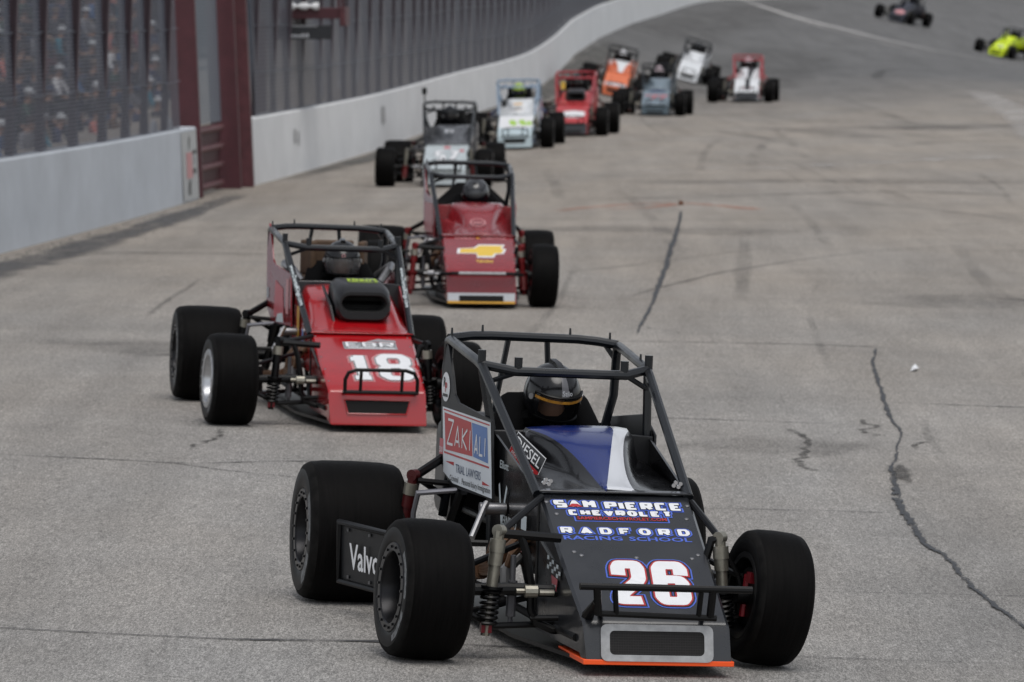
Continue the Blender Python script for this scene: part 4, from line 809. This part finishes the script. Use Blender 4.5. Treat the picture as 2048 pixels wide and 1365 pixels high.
    if bp == 'bar':
        b.tube([(-.417, -.65, .424), (.40, -.65, .42)], .017, 10); b.tube([(-.305, -.61, .296), (.245, -.61, .282)], .015, 10)
        for x in (-.335, -.25, .16, .215): b.tube([(x, -.648, .422), (x + (.02 if x < 0 else 0), -.612, .29)], .013 if x in (-.25, .16) else .019, 8)
        b.tube([(-.28, -.61, .295), (-.28, -.38, .26)], .013, 8); b.tube([(.2, -.61, .285), (.2, -.38, .26)], .013, 8); b.tube([(-.335, -.63, .35), (-.34, -.5, .27)], [.014, .03], 8)
    elif bp == 'hoop':
        b.tube([(-.26, -.6, .29), (-.262, -.62, .38), (-.24, -.63, .43), (-.18, -.635, .45), (.17, -.635, .45), (.23, -.63, .43), (.255, -.62, .38), (.257, -.6, .29)], .0135, 8); b.tube([(-.275, -.6, .29), (.265, -.6, .29)], .014, 8)
        for x in (-.15, .145): b.tube([(x, -.632, .45), (x, -.6, .29)], .012, 8)
        for x in (-.26, .25): b.tube([(x, -.6, .29), (x, -.4, .255)], .013, 8)
    else:
        b.tube([(-.43, -.45, .34), (-.32, -.63, .36), (.28, -.63, .36), (.40, -.45, .34)], .016, 8); b.tube([(-.25, -.63, .36), (.22, -.63, .36)], .019, 8, m=1)
    P['bumper'] = b.obj('front_bumper', [bm, S.get('bumpmat2', steel)], root)
    fz0 = bz - .05; fx = lambda z: -.545 - (fz0 - z) / (fz0 - .075) * .04 - .003; gc = .075 + (fz0 - .075) * .5     # plane of the front face
    g = S.get('grille', 'frame'); gp = Panel((-.022, fx(gc), gc), (1, 0, 0), (0, .04, fz0 - .075)); gh = (fz0 - .075) / .16
    if g == 'frame':
        o_ = rrect(.535, .172, .03); i_ = rrect(.45, .112, .022); n = len(o_); q = MB()
        q.add([gp.p(a, b_, .002) for a, b_ in o_] + [gp.p(a, b_, .009) for a, b_ in o_] + [gp.p(a, b_, .009) for a, b_ in i_] + [gp.p(a, b_, .002) for a, b_ in i_], [(k * n + i, k * n + (i + 1) % n, (k + 1) * n + (i + 1) % n, (k + 1) * n + i) for k in range(3) for i in range(n)])
        gf = q.obj('grille_frame', mat('grille_alu', (.36, .36, .36), .4, .6, var=.25, scale=18), root); q = MB(); q.add([gp.p(a, b_, .0035) for a, b_ in i_], [tuple(range(n))]); gg = q.obj('grille_core', mat('radiator', (.014, .013, .013), .7, .3, var=.3, scale=90), gf)
        q = MB()
        for i in range(9): gp.rect(q, -.223, -.05 + i * .0122, .223, -.05 + i * .0122 + .0025, 0, .0055)
        for i in range(38): gp.rect(q, -.22 + i * .0118, -.054, -.22 + i * .0118 + .0016, .054, 0, .0062)
        q.obj('grille_mesh', mat('grille_wire', (.03, .028, .028), .6, .4), gf)
    elif g == 'slot':
        q = MB(); gp.poly(q, [(-.235, .052), (.235, .052), (.21, -.048), (-.21, -.048)], 0, .0035); q.obj('grille_slot', void_black, root)
        q = MB(); q.tube([gp.p(a, b_, .004) for a, b_ in ((-.235, .052), (.235, .052), (.21, -.048), (-.21, -.048))], .006, 6, closed=True); q.obj('grille_edge', S.get('nose', body), root)
    elif g == 'chin':
        q = MB(); gb = -.08 * gh; gp.rect(q, -.335, gb + .005, .34, -gb, 1, .003); gp.rect(q, -.335, gb + .005, .34, gb + .085, 0, .008); gp.rect(q, -.22, gb, .225, gb + .06, 2, .011); gp.rect(q, -.335, gb - .02, .34, gb + .004, 3, .01)
        q.obj('chin_panel', [S.get('chin', vinyl['silver']), S.get('face', body), void_black, S.get('chinstrip', vinyl['gold'])], root)
    if S.get('scoop'):
        q = MB(); secs = []; inn = []
        for y, wd, ht, zc, sx in ((.66, .37, .20, .835, .03), (.69, .40, .235, .838, .028), (.80, .42, .275, .853, .025), (1.0, .41, .29, .878, .01), (1.25, .32, .16, .91, 0), (1.42, .24, .05, .92, 0)): secs.append([(sx + a, y, zc + b_) for a, b_ in rrect(wd, ht, min(.085, ht * .42))])
        for y, wd, ht in ((.66, .34, .125), (.68, .325, .115), (.80, .30, .10)): inn.append([(.03 + a, y, .85 + b_) for a, b_ in rrect(wd, ht, .065)])
        n = len(secs[0]); q.loft(secs, 0, False, True); q.loft(inn[::-1], 1, True, False); q.add(secs[0] + inn[0], [(i, (i + 1) % n, n + (i + 1) % n, n + i) for i in range(n)])
        sc = q.obj('air_scoop', [S['scoop'], void_black], root, ang=60); P['scoop'] = sc
        MB().prism([(-.19, .70, .70), (-.19, 1.1, .84), (-.235, 1.1, .96), (-.215, .76, .83)], (.02, 0, 0)).obj('scoop_flange', S['scoop'], root, bevel=.004)
    return P

# ------------------------------------------------------------------ car 26
c26 = build_car(dict(pos=(.567, 26.74), yaw=12, body=black_paint, side=black_gloss, tail=black_dull, podmat=black_dull, cowl=black_dull, lip=vinyl['orange'], hood='hump', hoodmats=[black_gloss, vinyl['cobalt'], mat('stripe_white', (.6, .62, .66), .25, 0, .4)], headrest=False,
    rims=(rim_dark, rim_dark, rim_dark, rim_dark), bumper='bar', grille='frame', steer=5, rfc=3, lfc=5.5))
tag(c26['root'], 'black open-wheel race car numbered 26 with a blue and white hood, leading the pack', 'race car', 'race cars on the track')
n26 = nose_panel(c26); nose = c26['nose']; VW, VB, VK, VR = vinyl['white'], vinyl['blue'], vinyl['black'], vinyl['red']
mb = MB(); n26.rect(mb, -.25, .80, .215, .85, 0, .0008); n26.rect(mb, -.242, .806, .207, .848, 1, .0016); n26.text(mb, 'SAMPIERCECHEVROLET.COM', -.236, .814, .027, 2, .0032, width=.438, off=.025); mb.obj('sponsor_lettering', [VB, VK, VR], nose)
lay = lambda w_, k, b: [(b, VB, .0012, .010), (k, VK, .0022, .004), (w_, VW, .0034, 0)]
letter_objs(n26, nose, letters('SAM', -.325, -.125, .916, .985, .019) + letters('PIERCE', -.08, .30, .907, .98, .022), lay(.0165, .025, .036), ax=1.45)
letter_objs(n26, nose, letters('CHEVROLET', -.268, .238, .848, .902, .019), lay(.014, .021, .03), ax=1.45)
mb = MB(); n26.poly(mb, [(-.262, .925), (-.19, .925), (-.212, .952), (-.24, .952)], 0, .0052); mb.obj('red_roof_mark', VR, nose)
letter_objs(n26, nose, letters('RADFORD', -.335, .29, .682, .742, .016, gap=.75), lay(.0145, .021, .033), ax=1.35)
mb = MB(); 
for wd_, x_, l_ in (('RACING', -.333, .285), ('SCHOOL', -.015, .305)): mb = MB(); n26.text(mb, wd_, x_, .634, .036, 0, .0011, width=l_, off=.03); mb.obj('sponsor_lettering', VB, nose)
def dig(pts, x0, x1, y0, y1, w_, sl): return [[(x0 + w_ / 2 + a * (x1 - x0 - w_) + sl * (b - .5), y0 + w_ / 2 + b * (y1 - y0 - w_)) for a, b in pts]]
D2 = [(0, .70), (0, .9), (.12, 1), (.88, 1), (1, .9), (1, .62), (.88, .52), (.1, .2), (0, .1), (0, 0), (1, 0)]
D6 = [(1, .72), (1, .9), (.86, 1), (.14, 1), (0, .9), (0, .1), (.14, 0), (.86, 0), (1, .1), (1, .5), (.86, .6), (0.05, .6)]
D1 = [[(.62, 0), (.62, 1)], [(.12, .84), (.62, .84)], [(.1, 0), (1, 0)]]
D8 = [[(.2, .54), (0, .66), (0, .88), (.2, 1), (.8, 1), (1, .88), (1, .66), (.8, .54), (1, .42), (1, .12), (.8, 0), (.2, 0), (0, .12), (0, .42), (.2, .54)], [(.2, .54), (.8, .54)]]
letter_objs(n26, nose, [dig(D2, -.17, -.006, .07, .45, .069, .03), dig(D6, .026, .2, .07, .45, .069, .03)], [(.115, VB, .001, .024), (.101, VK, .0022, .017), (.085, VR, .0034, .009), (.069, VW, .0046, 0)], 'race_digit')
for a, b in ((-.329, .863), (.303, .84), (-.305, .525), (-.275, .495), (-.011, .483), (.259, .485), (.295, .518), (-.36, .97), (.33, .96)):
    p = n26.p(a, b, 0); q = MB().lathe([(0, .011), (.003, .010), (.0045, .005), (.005, 0)], 12, 'z'); o = q.obj('fastener', steel, nose); o.matrix_local = Matrix.Translation(p) @ n26.N.to_track_quat('Z', 'Y').to_matrix().to_4x4()
# lawyers' sign on the tail panel
fin = c26['fin']; sp = c26['finp']; mb = MB()
sp.poly(mb, [(.057, 1.022), (.116, .696), (.30, .652), (1.018, .642), (.945, 1.012)][::-1], 0, .002)
sign_ = mb.obj('sponsor_sign', mat('sign_sheet', (.7, .74, .78), .45, var=.08, scale=4), fin); mb = MB()
sp.poly(mb, [(.145, .81), (.645, .818), (.60, .985), (.10, .995)], 0, .0032); sp.poly(mb, [(.66, .818), (.93, .808), (.89, .982), (.612, .985)], 1, .0032)
sp.poly(mb, [(.08, 1.006), (.93, .994), (.93, 1.001), (.08, 1.013)], 0, .0031); sp.poly(mb, [(.12, .79), (.95, .785), (.95, .794), (.12, .80)], 0, .0031)
sp.poly(mb, [(.15, .752), (.31, .742), (.31, .76)], 0, .0031); sp.poly(mb, [(.98, .70), (.84, .694), (.84, .712)], 0, .0031); mb.obj('sign_block', [vinyl['signred'], vinyl['signblue']], fin)
letter_objs(sp, fin, letters('Z', .17, .29, .835, .975, .018) + letters('AKI', .31, .61, .835, .95, .015, gap=.3) + letters('ALI', .675, .88, .83, .935, .014, gap=.3), [(.013, VW, .0045, 0)])
mb = MB(); sp.text(mb, 'TRIAL', .35, .712, .045, 0, .0045, width=.17); mb.obj('sponsor_lettering', mat('sign_ink', (.06, .09, .16), .5), fin); mb = MB(); sp.text(mb, 'LAWYERS', .55, .712, .045, 0, .0045, width=.26); mb.obj('sponsor_lettering', MATS['sign_ink'], fin)
mb = MB(); sp.text(mb, 'Criminal  .  Personal Injury Immigration', .25, .664, .03, 0, .0046, width=.74, off=.01); mb.obj('sponsor_lettering', vinyl['black'], fin)
mb = MB(); ep = Panel(sp.p(.105, 1.125, 0), sp.U, sp.V); ep.poly(mb, [(.075 * math.cos(a), .075 * math.sin(a)) for a in np.linspace(0, 2 * math.pi, 25)[:-1]], 0, .003); ep.text(mb, 'R', -.04, .0, .05, 1, .005, off=.03); ep.text(mb, 'P', -.005, -.025, .05, 2, .0055, off=.03); ep.rect(mb, -.045, -.05, .045, -.035, 1, .005); mb.obj('round_emblem', [vinyl['white'], vinyl['black'], vinyl['red']], fin)
mb = MB(); ep = Panel(sp.p(.05, .82, 0), sp.U, sp.V); ep.rect(mb, -.02, -.04, .05, .04, 0, .003); ep.text(mb, '500', -.015, -.03, .03, 1, .005, width=.06); mb.obj('small_decal', [vinyl['rose'], vinyl['white']], fin)
# decals on the right side panel
sd_ = c26['side_r']; s2 = Panel((-.3965, 1.3, .35), (0, -1, 0), (0, 0, 1)); mb = MB()
s2.text(mb, 'Elliott', .02, .45, .04, 0, .006, width=.2, off=.01); s2.strokes(mb, [[(.02, .37), (.1, .19), (.2, .37)]], .03, 0, .006); s2.text(mb, "ERN'S CO", .13, .18, .05, 0, .006, width=.32, off=.02); s2.text(mb, 'Fibre', .14, .10, .05, 0, .006, width=.2); mb.obj('sponsor_lettering', vinyl['ice'], sd_)
mb = MB(); s2.rect(mb, .56, .2, .68, .27, 0, .006); s2.rect(mb, .56, .12, .68, .15, 1, .006); s2.rect(mb, .56, .09, .68, .118, 2, .006); mb.obj('small_decal', [vinyl['ice'], vinyl['yellow'], vinyl['pink']], sd_)
s3 = Panel((-.3845, .2, .3), (0, -1, 0), (0, 0, 1)); mb = MB()
for i in range(6):
    for j in range(3): s3.rect(mb, .02 + i * .05, .12 + j * .022 - i * .006, .02 + i * .05 + .045, .139 + j * .022 - i * .006, (i + j) % 2, .006)
s3.poly(mb, [(.12, .1), (.26, .09), (.24, .03), (.15, .04)], 2, .006); s3.rect(mb, .15, .05, .23, .06, 0, .007); mb.obj('chequered_decal', [vinyl['ice'], vinyl['black'], vinyl['rose']], nose)
# wedge decal on the hump's flank
hp = Panel((-.325, 1.30, .905), (.22, -.9, -.30), (.2, -.1, .5)); mb = MB(); hp.rect(mb, 0, -.055, .34, .075, 2, .022); hp.rect(mb, .005, -.05, .335, .07, 0, .023); hp.rect(mb, .005, -.05, .335, -.005, 1, .024); hp.text(mb, 'DIESEL', .02, .008, .052, 2, .0245, width=.3, off=.01); hp.text(mb, 'PERFORMANCE', .03, -.036, .02, 2, .0255, width=.26); mb.obj('hood_decal', [vinyl['black'], vinyl['red'], vinyl['white']], c26['hood'])
# side board lettering
a0, b0 = Vector((-1.075, 1.9, .455)), Vector((-.80, 1.02, .44)); U = (b0 - a0).normalized(); Vv = Vector((.03, 0, -1)) * -1
vp = Panel(a0 - Vector((0, 0, .3)) , U, Vv); mb = MB(); vp.text(mb, 'Valvoline', .13, .085, .13, 0, .006, width=.52, off=.025); 
mb.obj('sponsor_lettering', vinyl['white'], c26['pod'])
for s, x in ((-1, -.33), (1, .31)):
    q = MB()
    for a in range(4): t = a * math.pi / 2 + .4; q.tube([(x + .018 * math.cos(t), .53, .80 + .018 * math.sin(t) * .6), (x + .018 * math.cos(t), .515, .80 + .018 * math.sin(t) * .6)], .010, 8)
    q.obj('clamp', chrome, c26['root'])
MB().box((.40, .95, .70), (.09, .2, .06)).obj('mirror_pod', mat('pod_grey', (.3, .33, .33), .35, .4), c26['root'], bevel=.01)
driver(c26['M'], -.045, 'driver in black suit and black helmet with amber visor strip, in the car numbered 26', black_gloss, visor_tint, .34, .2, band=mat('amber', (.32, .14, .006), .4, var=.7, scale=40), stripe=mat('helmet_grey', (.1, .1, .11), .3, 0, .4), text=('Stilo', .026, .012, .38, vinyl['silver']), hz=1.13)

# ------------------------------------------------------------------ car 18
c18 = build_car(dict(pos=(-1.03, 40.85), yaw=9, body=red_paint, side=red_paint, tail=red_dark, hood='flat', hoodmats=[red_paint] * 3, seat=seat_brown, scoop=mat('scoop_black', (.006, .006, .0075), .35, 0, .2, var=.2, spec=.4), rims=(rim_silver, rim_dark, rim_dark, rim_dark), bumper='hoop', grille='slot', pod=False,
    shock=frame_black, rshock=frame_black, steer=4, rfc=1.5, lfc=3, stubs=True, jz=.63, bz=.335, cz=-.045))
tag(c18['root'], 'red race car numbered 18 with a black air scoop on its hood', 'race car', 'race cars on the track')
nose = c18['nose']; p = nose_panel(c18)
def digm(pls, x0, x1, y0, y1, w_): return [dig(pl, x0, x1, y0, y1, w_, 0)[0] for pl in pls]
letter_objs(p, nose, [digm(D1, -.205, .0, .085, .60, .082), digm(D8, .03, .285, .085, .60, .082)], [(.135, vinyl['pink'], .001, .022), (.113, VR, .0022, .016), (.102, VW, .0034, .011), (.094, VK, .0046, .008), (.08, VW, .0058, .002)], 'race_digit')
mb = MB(); p.rect(mb, -.17, .70, .22, .84, 0, .001); p.poly(mb, [(.0, .85), (.1, .91), (.22, .88), (.23, .85)], 0, .001); p.rect(mb, -.14, .712, .2, .726, 1, .0025); mb.obj('team_logo', [vinyl['grey'], VW], nose)
letter_objs(p, nose, letters('EBR', -.15, .2, .738, .835, .018), [(.026, VK, .0018, .004), (.0165, VW, .0032, 0)], ax=1.5)
mb = MB(); q = Panel((-.07, .80, .9935), (1, 0, 0), (0, .2, .032)); q.text(mb, "KENNY'S", 0, .05, .09, 0, .004, width=.22, off=.03); q.text(mb, 'COMPONENTS', 0, .01, .03, 0, .004, width=.22); mb.obj('scoop_lettering', vinyl['lime'], c18['scoop'])
fin = c18['fin']; sp = c18['finp']; mb = MB(); sp.poly(mb, [(.35, .68), (.75, .66), (.7, .9), (.4, .95)], 0, .003); mb.obj('tail_graphic', vinyl['rose'], fin); mb = MB(); sp.rect(mb, .82, .72, .92, .98, 1, .003); sp.poly(mb, [(.45, .64), (.75, .65), (.7, .72), (.5, .7)], 2, .004); sp.rect(mb, .06, .8, .15, .88, 3, .003); mb.obj('tail_graphic', [vinyl['rose'], vinyl['pink'], vinyl['ice'], vinyl['grey']], fin)['kind'] = 'stuff'
mb = MB(); s2 = Panel((-.3965, 1.3, .35), (0, -1, 0), (0, 0, 1)); s2.rect(mb, .45, .2, .55, .3, 0, .006); s2.rect(mb, .14, .2, .28, .45, 1, .006); mb.obj('small_decal', [vinyl['signblue'], vinyl['gold']], c18['side_r'])
# lettering along the cage pillar
aL, tL = Vector((-.391, .45, .63)), Vector((-.459, 1.55, 1.243)); d_ = (aL - tL).normalized(); N_ = Vector((-.3, -.5, .8)); U_ = d_; V_ = N_.cross(U_).normalized(); q = Panel(tL + d_ * .35 + N_.normalized() * .0262, U_, V_); mb = MB(); q.text(mb, 'www.DentalKings.com', 0, -.012, .03, 0, .001, width=.55, off=.02); mb.obj('pillar_lettering', vinyl['ice'], c18['cage'])
aR, tR = Vector((.353, .45, .632)), Vector((.388, 1.55, 1.239)); d_ = (aR - tR).normalized(); N_ = Vector((-.1, -.5, .8)); V_ = N_.cross(d_).normalized(); q = Panel(tR + d_ * .35 + N_.normalized() * .0262, d_, V_); mb = MB(); q.text(mb, 'www.DentalKings.com', 0, -.012, .03, 0, .001, width=.55, off=.02); mb.obj('pillar_lettering', vinyl['ice'], c18['cage'])
for x, a in ((-.33, .2), (.27, -.2)): MB().tube([(x, 1.6, .97), (x - a * .3, 1.62, 1.05), (x - a * .5, 1.75, 1.08), (x, 1.85, 1.0)], .028, 8).obj('seat_bolster', steel, c18['root'])
driver(c18['M'], -.0, 'driver in black helmet with clear visor and oval badge, in the red car numbered 18', black_gloss, visor_clear, .1, -.05, text=('O', .03, .0, .33, vinyl['pink']), hz=1.105)

# ------------------------------------------------------------------ car 4
c4 = build_car(dict(pos=(-.32, 57.5), yaw=3, body=red_dark, side=red_dark, hood='hump', split=(0, 0), hoodmats=[red_dark, red_dark, red_dark], cowl=red_dark, bumper='wrap', bumpmat2=steel, grille='chin', face=paint('red_deep', (.16, .006, .012)), spring=red_shock, rshock=red_shock, shock=red_shock, link=steel, torsion=steel, pod=False, arms=frame_black, steer=2, lfc=2, rfc=2, stubs=False, headrest=False, jz=.68, bz=.40))
tag(c4['root'], 'dark red race car numbered 4 with a gold and white cross-shaped emblem on its nose', 'race car', 'race cars on the track')
nose = c4['nose']; p = nose_panel(c4)
def bow(x0, x1, y0, y1, sl):    # slanted cross emblem
    w_, h_ = x1 - x0, y1 - y0; pts = [(0, .3), (0, .68), (.33, .74), (.42, 1), (.96, 1), (.92, .72), (1, .66), (.96, .3), (.8, .26), (.76, 0), (.42, 0), (.40, .3)]
    return [(x0 + a * w_ + sl * b, y0 + b * h_) for a, b in pts]
mb = MB(); p.poly(mb, bow(-.255, .24, .34, .74, .03), 1, .001); p.poly(mb, bow(-.225, .215, .385, .70, .03), 0, .0025); mb.obj('emblem', [vinyl['yellow'], vinyl['white']], nose)
mb = MB(); p.text(mb, 'Valvoline', -.06, .19, .09, 0, .002, width=.17, off=.03); mb.obj('sponsor_lettering', vinyl['yellow'], nose)
mb = MB(); p.text(mb, 'HOFFMAN', -.25, .90, .06, 0, .002, width=.2, off=.02); p.text(mb, 'COMPETITION', .01, .90, .06, 0, .002, width=.26, off=.02); p.poly(mb, [(-.035, .93), (-.015, .96), (.005, .93), (-.015, .9)], 1, .002); mb.obj('sponsor_lettering', [vinyl['pink'], vinyl['gold']], nose)
mb = MB(); q = Panel((.0, .70, .775), (1, 0, 0), (0, .5, .2)); q.strokes(mb, [[(.075 * math.cos(a), .09 * math.sin(a) + .08) for a in np.linspace(0, 2 * math.pi, 20)]], .014, 0, .014); q.rect(mb, -.05, .06, .05, .09, 0, .0142); mb.obj('round_emblem', vinyl['pink'], c4['hood'])
mb = MB(); sp = c4['finp']; sp.rect(mb, .12, .68, .9, .98, 0, .003); mb.obj('tail_graphic', vinyl['pink'], c4['fin'])
MB().prism([(-.36, 2.1, .8), (.34, 2.1, .8), (.34, 2.15, 1.0), (.14, 2.15, 1.18), (-.16, 2.15, 1.18), (-.36, 2.15, 1.0)], (0, .04, 0)).obj('seat_shield', seat_black, c4['root'])
driver(c4['M'], .02, 'driver in black suit with glossy grey-black helmet bowed forward, in the car numbered 4', mat('helmet_charcoal', (.03, .032, .036), .22, 0, .5), visor_dark, .55, -.12, hz=1.08)

for cc in (c18, c4):
    pn = nose_panel(cc); Ln = (cc['J0'] - cc['B0']).length; fm = MB().lathe([(0, .008), (.0025, .007), (.0035, 0)], 8, 'z').mesh('fastener', steel)
    for a, b in [(sx, q) for sx in (-.355, .32) for q in (.06, .3, .54, .78, .97)]:
        o = link('fastener', fm, cc['nose']); o.matrix_local = Matrix.Translation(pn.p(a, b * Ln, .0)) @ pn.N.to_track_quat('Z', 'Y').to_matrix().to_4x4()
# ------------------------------------------------------------------ cars farther back
def small_car(pos, yaw, label, drv, deco=None, helmet_col=black_gloss, **kw):
    S = dict(pos=pos, yaw=yaw, far=True, pod=False, bumper='hoop', grille='slot', marks=False, steer=0, lfc=2, rfc=2, hood='hump', split=(0, 0), jz=.68, bz=.34, cz=-.02); S.update(kw); S.setdefault('hoodmats', [S['body']] * 3)
    P = build_car(S); tag(P['root'], label, 'race car', 'race cars on the track')
    if deco: deco(P, nose_panel(P))
    if drv: driver(P['M'], -.03, drv, helmet_col, visor_dark, .2)
    return P
silver_p = paint('silver_paint', (.45, .5, .52)); grey_p = paint('grey_paint', (.085, .09, .1)); white_p = paint('white_paint', (.72, .74, .76)); pale_blue = paint('pale_blue', (.24, .32, .42)); orange_p = paint('orange_paint_car', (.72, .17, .06)); slate = paint('slate_paint', (.17, .22, .26)); yellow_p = paint('acid_yellow', (.62, .78, .0)); dark_blue = paint('dark_navy', (.02, .022, .035)); red_cage = paint('red_cage', (.36, .03, .04)); bright_red = paint('bright_red', (.45, .035, .04)); teal_dark = paint('teal_dark', (.045, .075, .095)); ice_p = paint('ice_paint', (.46, .56, .6))
def d57(P, p):
    mb = MB(); p.strokes(mb, letters('57', -.2, .2, .3, .72, .075), .1, 1, .002, .01); p.strokes(mb, letters('57', -.2, .2, .3, .72, .075), .065, 0, .004); p.rect(mb, -.06, .82, .04, .92, 2, .002); p.poly(mb, [(.17, .72), (.28, .66), (.26, .8)], 2, .002); mb.obj('race_number', [vinyl['white'], vinyl['grey'], vinyl['rose']], P['nose'])
    mb = MB(); q = Panel((0, .75, .885), (1, 0, 0), (0, .5, .12)); q.rect(mb, -.07, -.05, .07, .15, 1, .012); q.text(mb, '7', -.035, -.03, .13, 0, .014, off=.06); mb.obj('hood_number', [vinyl['black'], vinyl['silver']], P['hood'])
    MB().tube([(-.485, 2.26, 1.39), (-.485, 2.26, 1.55)], .012, 6).lathe([(1.5, .0), (1.5, .04), (1.6, .04), (1.62, 0)], 10, 'z', (-.485, 2.26, 0)).obj('antenna', frame_black, P['root'])
small_car((-1.08, 94.6), -2, 'black and silver race car numbered 57 beside the long curving wall', 'driver in dark suit and black helmet, in the car numbered 57', d57, body=grey_p, nose=silver_p, side=grey_p, frame=frame_black, spring=red_shock, cowl=grey_p, link=steel)
def dwb(P, p):
    mb = MB(); p.rect(mb, -.36, .3, .34, .97, 0, .002); p.strokes(mb, letters('55', -.16, .2, .42, .72, .09), .085, 1, .004); p.poly(mb, [(.2, .42), (.32, .45), (.3, .6), (.22, .66)], 1, .004); mb.obj('race_number', [vinyl['white'], vinyl['green']], P['nose'])
    mb = MB(); q = Panel((0, .75, .885), (1, 0, 0), (0, .5, .12)); q.rect(mb, -.09, -.03, .09, .1, 0, .012); mb.obj('hood_emblem', vinyl['gold'], P['hood'])
small_car((.11, 117), -3, 'white race car with pale blue roll cage and green nose lettering', 'driver in dark suit and lime green helmet, in the white car with blue cage', dwb, mat('helmet_lime', (.35, .5, .04), .3), body=white_p, nose=ice_p, cage=pale_blue, side=white_p, tail=pale_blue, frame=mat('frame_blue', (.04, .07, .16), .5))
def dred(P, p):
    mb = MB(); p.poly(mb, [(-.26, .3), (-.1, .2), (.15, .2), (.27, .35), (.24, .55), (.0, .62), (-.24, .56)], 0, .002); mb.obj('nose_graphic', vinyl['white'], P['nose'])
    mb = MB(); sp = P['finp']; sp.rect(mb, .15, .7, .9, .95, 0, .003); mb.obj('tail_graphic', vinyl['rose'], P['fin'])
    MB().box((-.3, 1.45, 1.08), (.09, .03, .16)).obj('yellow_tag', vinyl['yellow'], P['root']); MB().lathe([(0, 0), (0, .15), (.01, .15), (.01, 0)], 20, 'x', (.62, -.06, .32)).obj('wheel_cover', vinyl['white'], P['root'])
small_car((1.34, 124), -4, 'red race car with red cage, black scoop and white patch on its nose', 'driver in dark suit and black helmet, in the red car with white nose patch', dred, body=bright_red, cage=red_cage, side=bright_red, scoop=MATS['scoop_black'], hood='flat', grille='chin', face=black_paint, chin=black_paint, chinstrip=black_paint)
def dor(P, p):
    mb = MB(); p.rect(mb, -.35, .0, .3, .2, 0, .002); mb.obj('nose_band', vinyl['silver'], P['nose'])
small_car((3.04, 169), -3, 'orange race car with white hood band behind the red car', 'driver in dark suit and white helmet, in the orange car', dor, mat('helmet_white', (.6, .6, .62), .3), body=orange_p, side=orange_p, cowl=white_p, hoodmats=[orange_p, white_p, white_p], grille='slot', scoop=None)
def dgr(P, p):
    mb = MB(); p.strokes(mb, letters('77', -.2, .22, .28, .62, .06, slant=.15), .055, 0, .003); p.rect(mb, -.32, .56, .3, .62, 0, .002); p.rect(mb, -.2, .84, .2, .95, 1, .002); mb.obj('race_number', [vinyl['rose'], vinyl['navy']], P['nose'])
small_car((3.83, 151), -4, 'slate grey race car numbered 77 in faint red, ahead of the orange car', 'driver in dark suit and pinkish white helmet, in the slate grey car', dgr, mat('helmet_pink', (.5, .4, .43), .3), body=slate, nose=slate, side=teal_dark, grille='chin', face=teal_dark, chin=teal_dark, chinstrip=teal_dark)
def dwt(P, p):
    mb = MB(); p.strokes(mb, [[(.16 * math.cos(a), .45 + .25 * math.sin(a)) for a in np.linspace(0, 6.283, 17)]], .03, 0, .003); mb.obj('nose_ring', vinyl['ice'], P['nose'])
small_car((5.85, 190), -5, 'plain white race car leaning on the banking with a black cage', 'driver in dark suit and black helmet, in the plain white car on the banking', dwt, body=white_p, side=white_p, cowl=black_paint, hoodmats=[white_p] * 3)
def dst(P, p):
    mb = MB(); p.rect(mb, -.075, .05, .065, 1.03, 0, .003); p.poly(mb, [(-.2, .22), (-.08, .2), (-.1, .3)], 1, .004); p.poly(mb, [(.17, .22), (.06, .2), (.08, .3)], 1, .004); mb.obj('nose_stripe', [vinyl['black'], vinyl['rose']], P['nose'])
small_car((6.95, 168), -4, 'white race car with black centre stripe and red cage, rightmost of the bunch', 'driver in dark suit and pale pink helmet, in the white car with red cage', dst, MATS['helmet_pink'], body=white_p, nose=white_p, cage=red_cage, side=bright_red, frame=bright_red, hoodmats=[white_p, white_p, black_paint], split=(-.02, -.02), grille='chin', face=black_paint, chin=black_paint, chinstrip=black_paint)
def ddk(P, p):
    mb = MB(); p.poly(mb, [(.24 * math.cos(a) - .02, .45 + .3 * math.sin(a)) for a in np.linspace(0, 6.283, 17)[:-1]], 0, .003); mb.obj('nose_graphic', vinyl['pink'], P['nose'])
small_car((18.3, 270), -20, 'black race car with pale oval on its nose, highest on the banked turn', 'driver in dark suit and black helmet, in the black car high on the banking', ddk, body=dark_blue, side=dark_blue)
def dye(P, p):
    mb = MB(); p.strokes(mb, letters('5', -.12, .14, .3, .65, .07), .06, 0, .003); mb.obj('race_number', vinyl['silver'], P['nose'])
small_car((22.4, 262), -22, 'acid yellow race car at the right edge above the painted line', 'driver in dark suit and black helmet, in the acid yellow car', dye, body=yellow_p, side=yellow_p)

# ------------------------------------------------------------------ litter on the track
lx, ly = 3.45, 48.75; z = gz(lx, ly) + .004
mb = MB(); pts = [(-.06, -.25), (-.01, -.05), (-.03, .15), (.05, .55), (.07, .3), (.03, .05), (.06, -.1), (.0, -.3)]
mb.prism([(lx + a * .7, ly + b * .6, z + .03 * abs(math.sin(i * 1.7))) for i, (a, b) in enumerate(pts)], (0, 0, .004)); tag(mb.obj('plastic_scrap', white, smooth=False), 'small crumpled white plastic scrap lying on the track at the right', 'litter')
px, py = 2.56, 86.2; MB().box((px, py, gz(px, py) + .025), (.05, .5, .06)).obj('track_plug', mat('rust', (.14, .06, .03), .8), track)
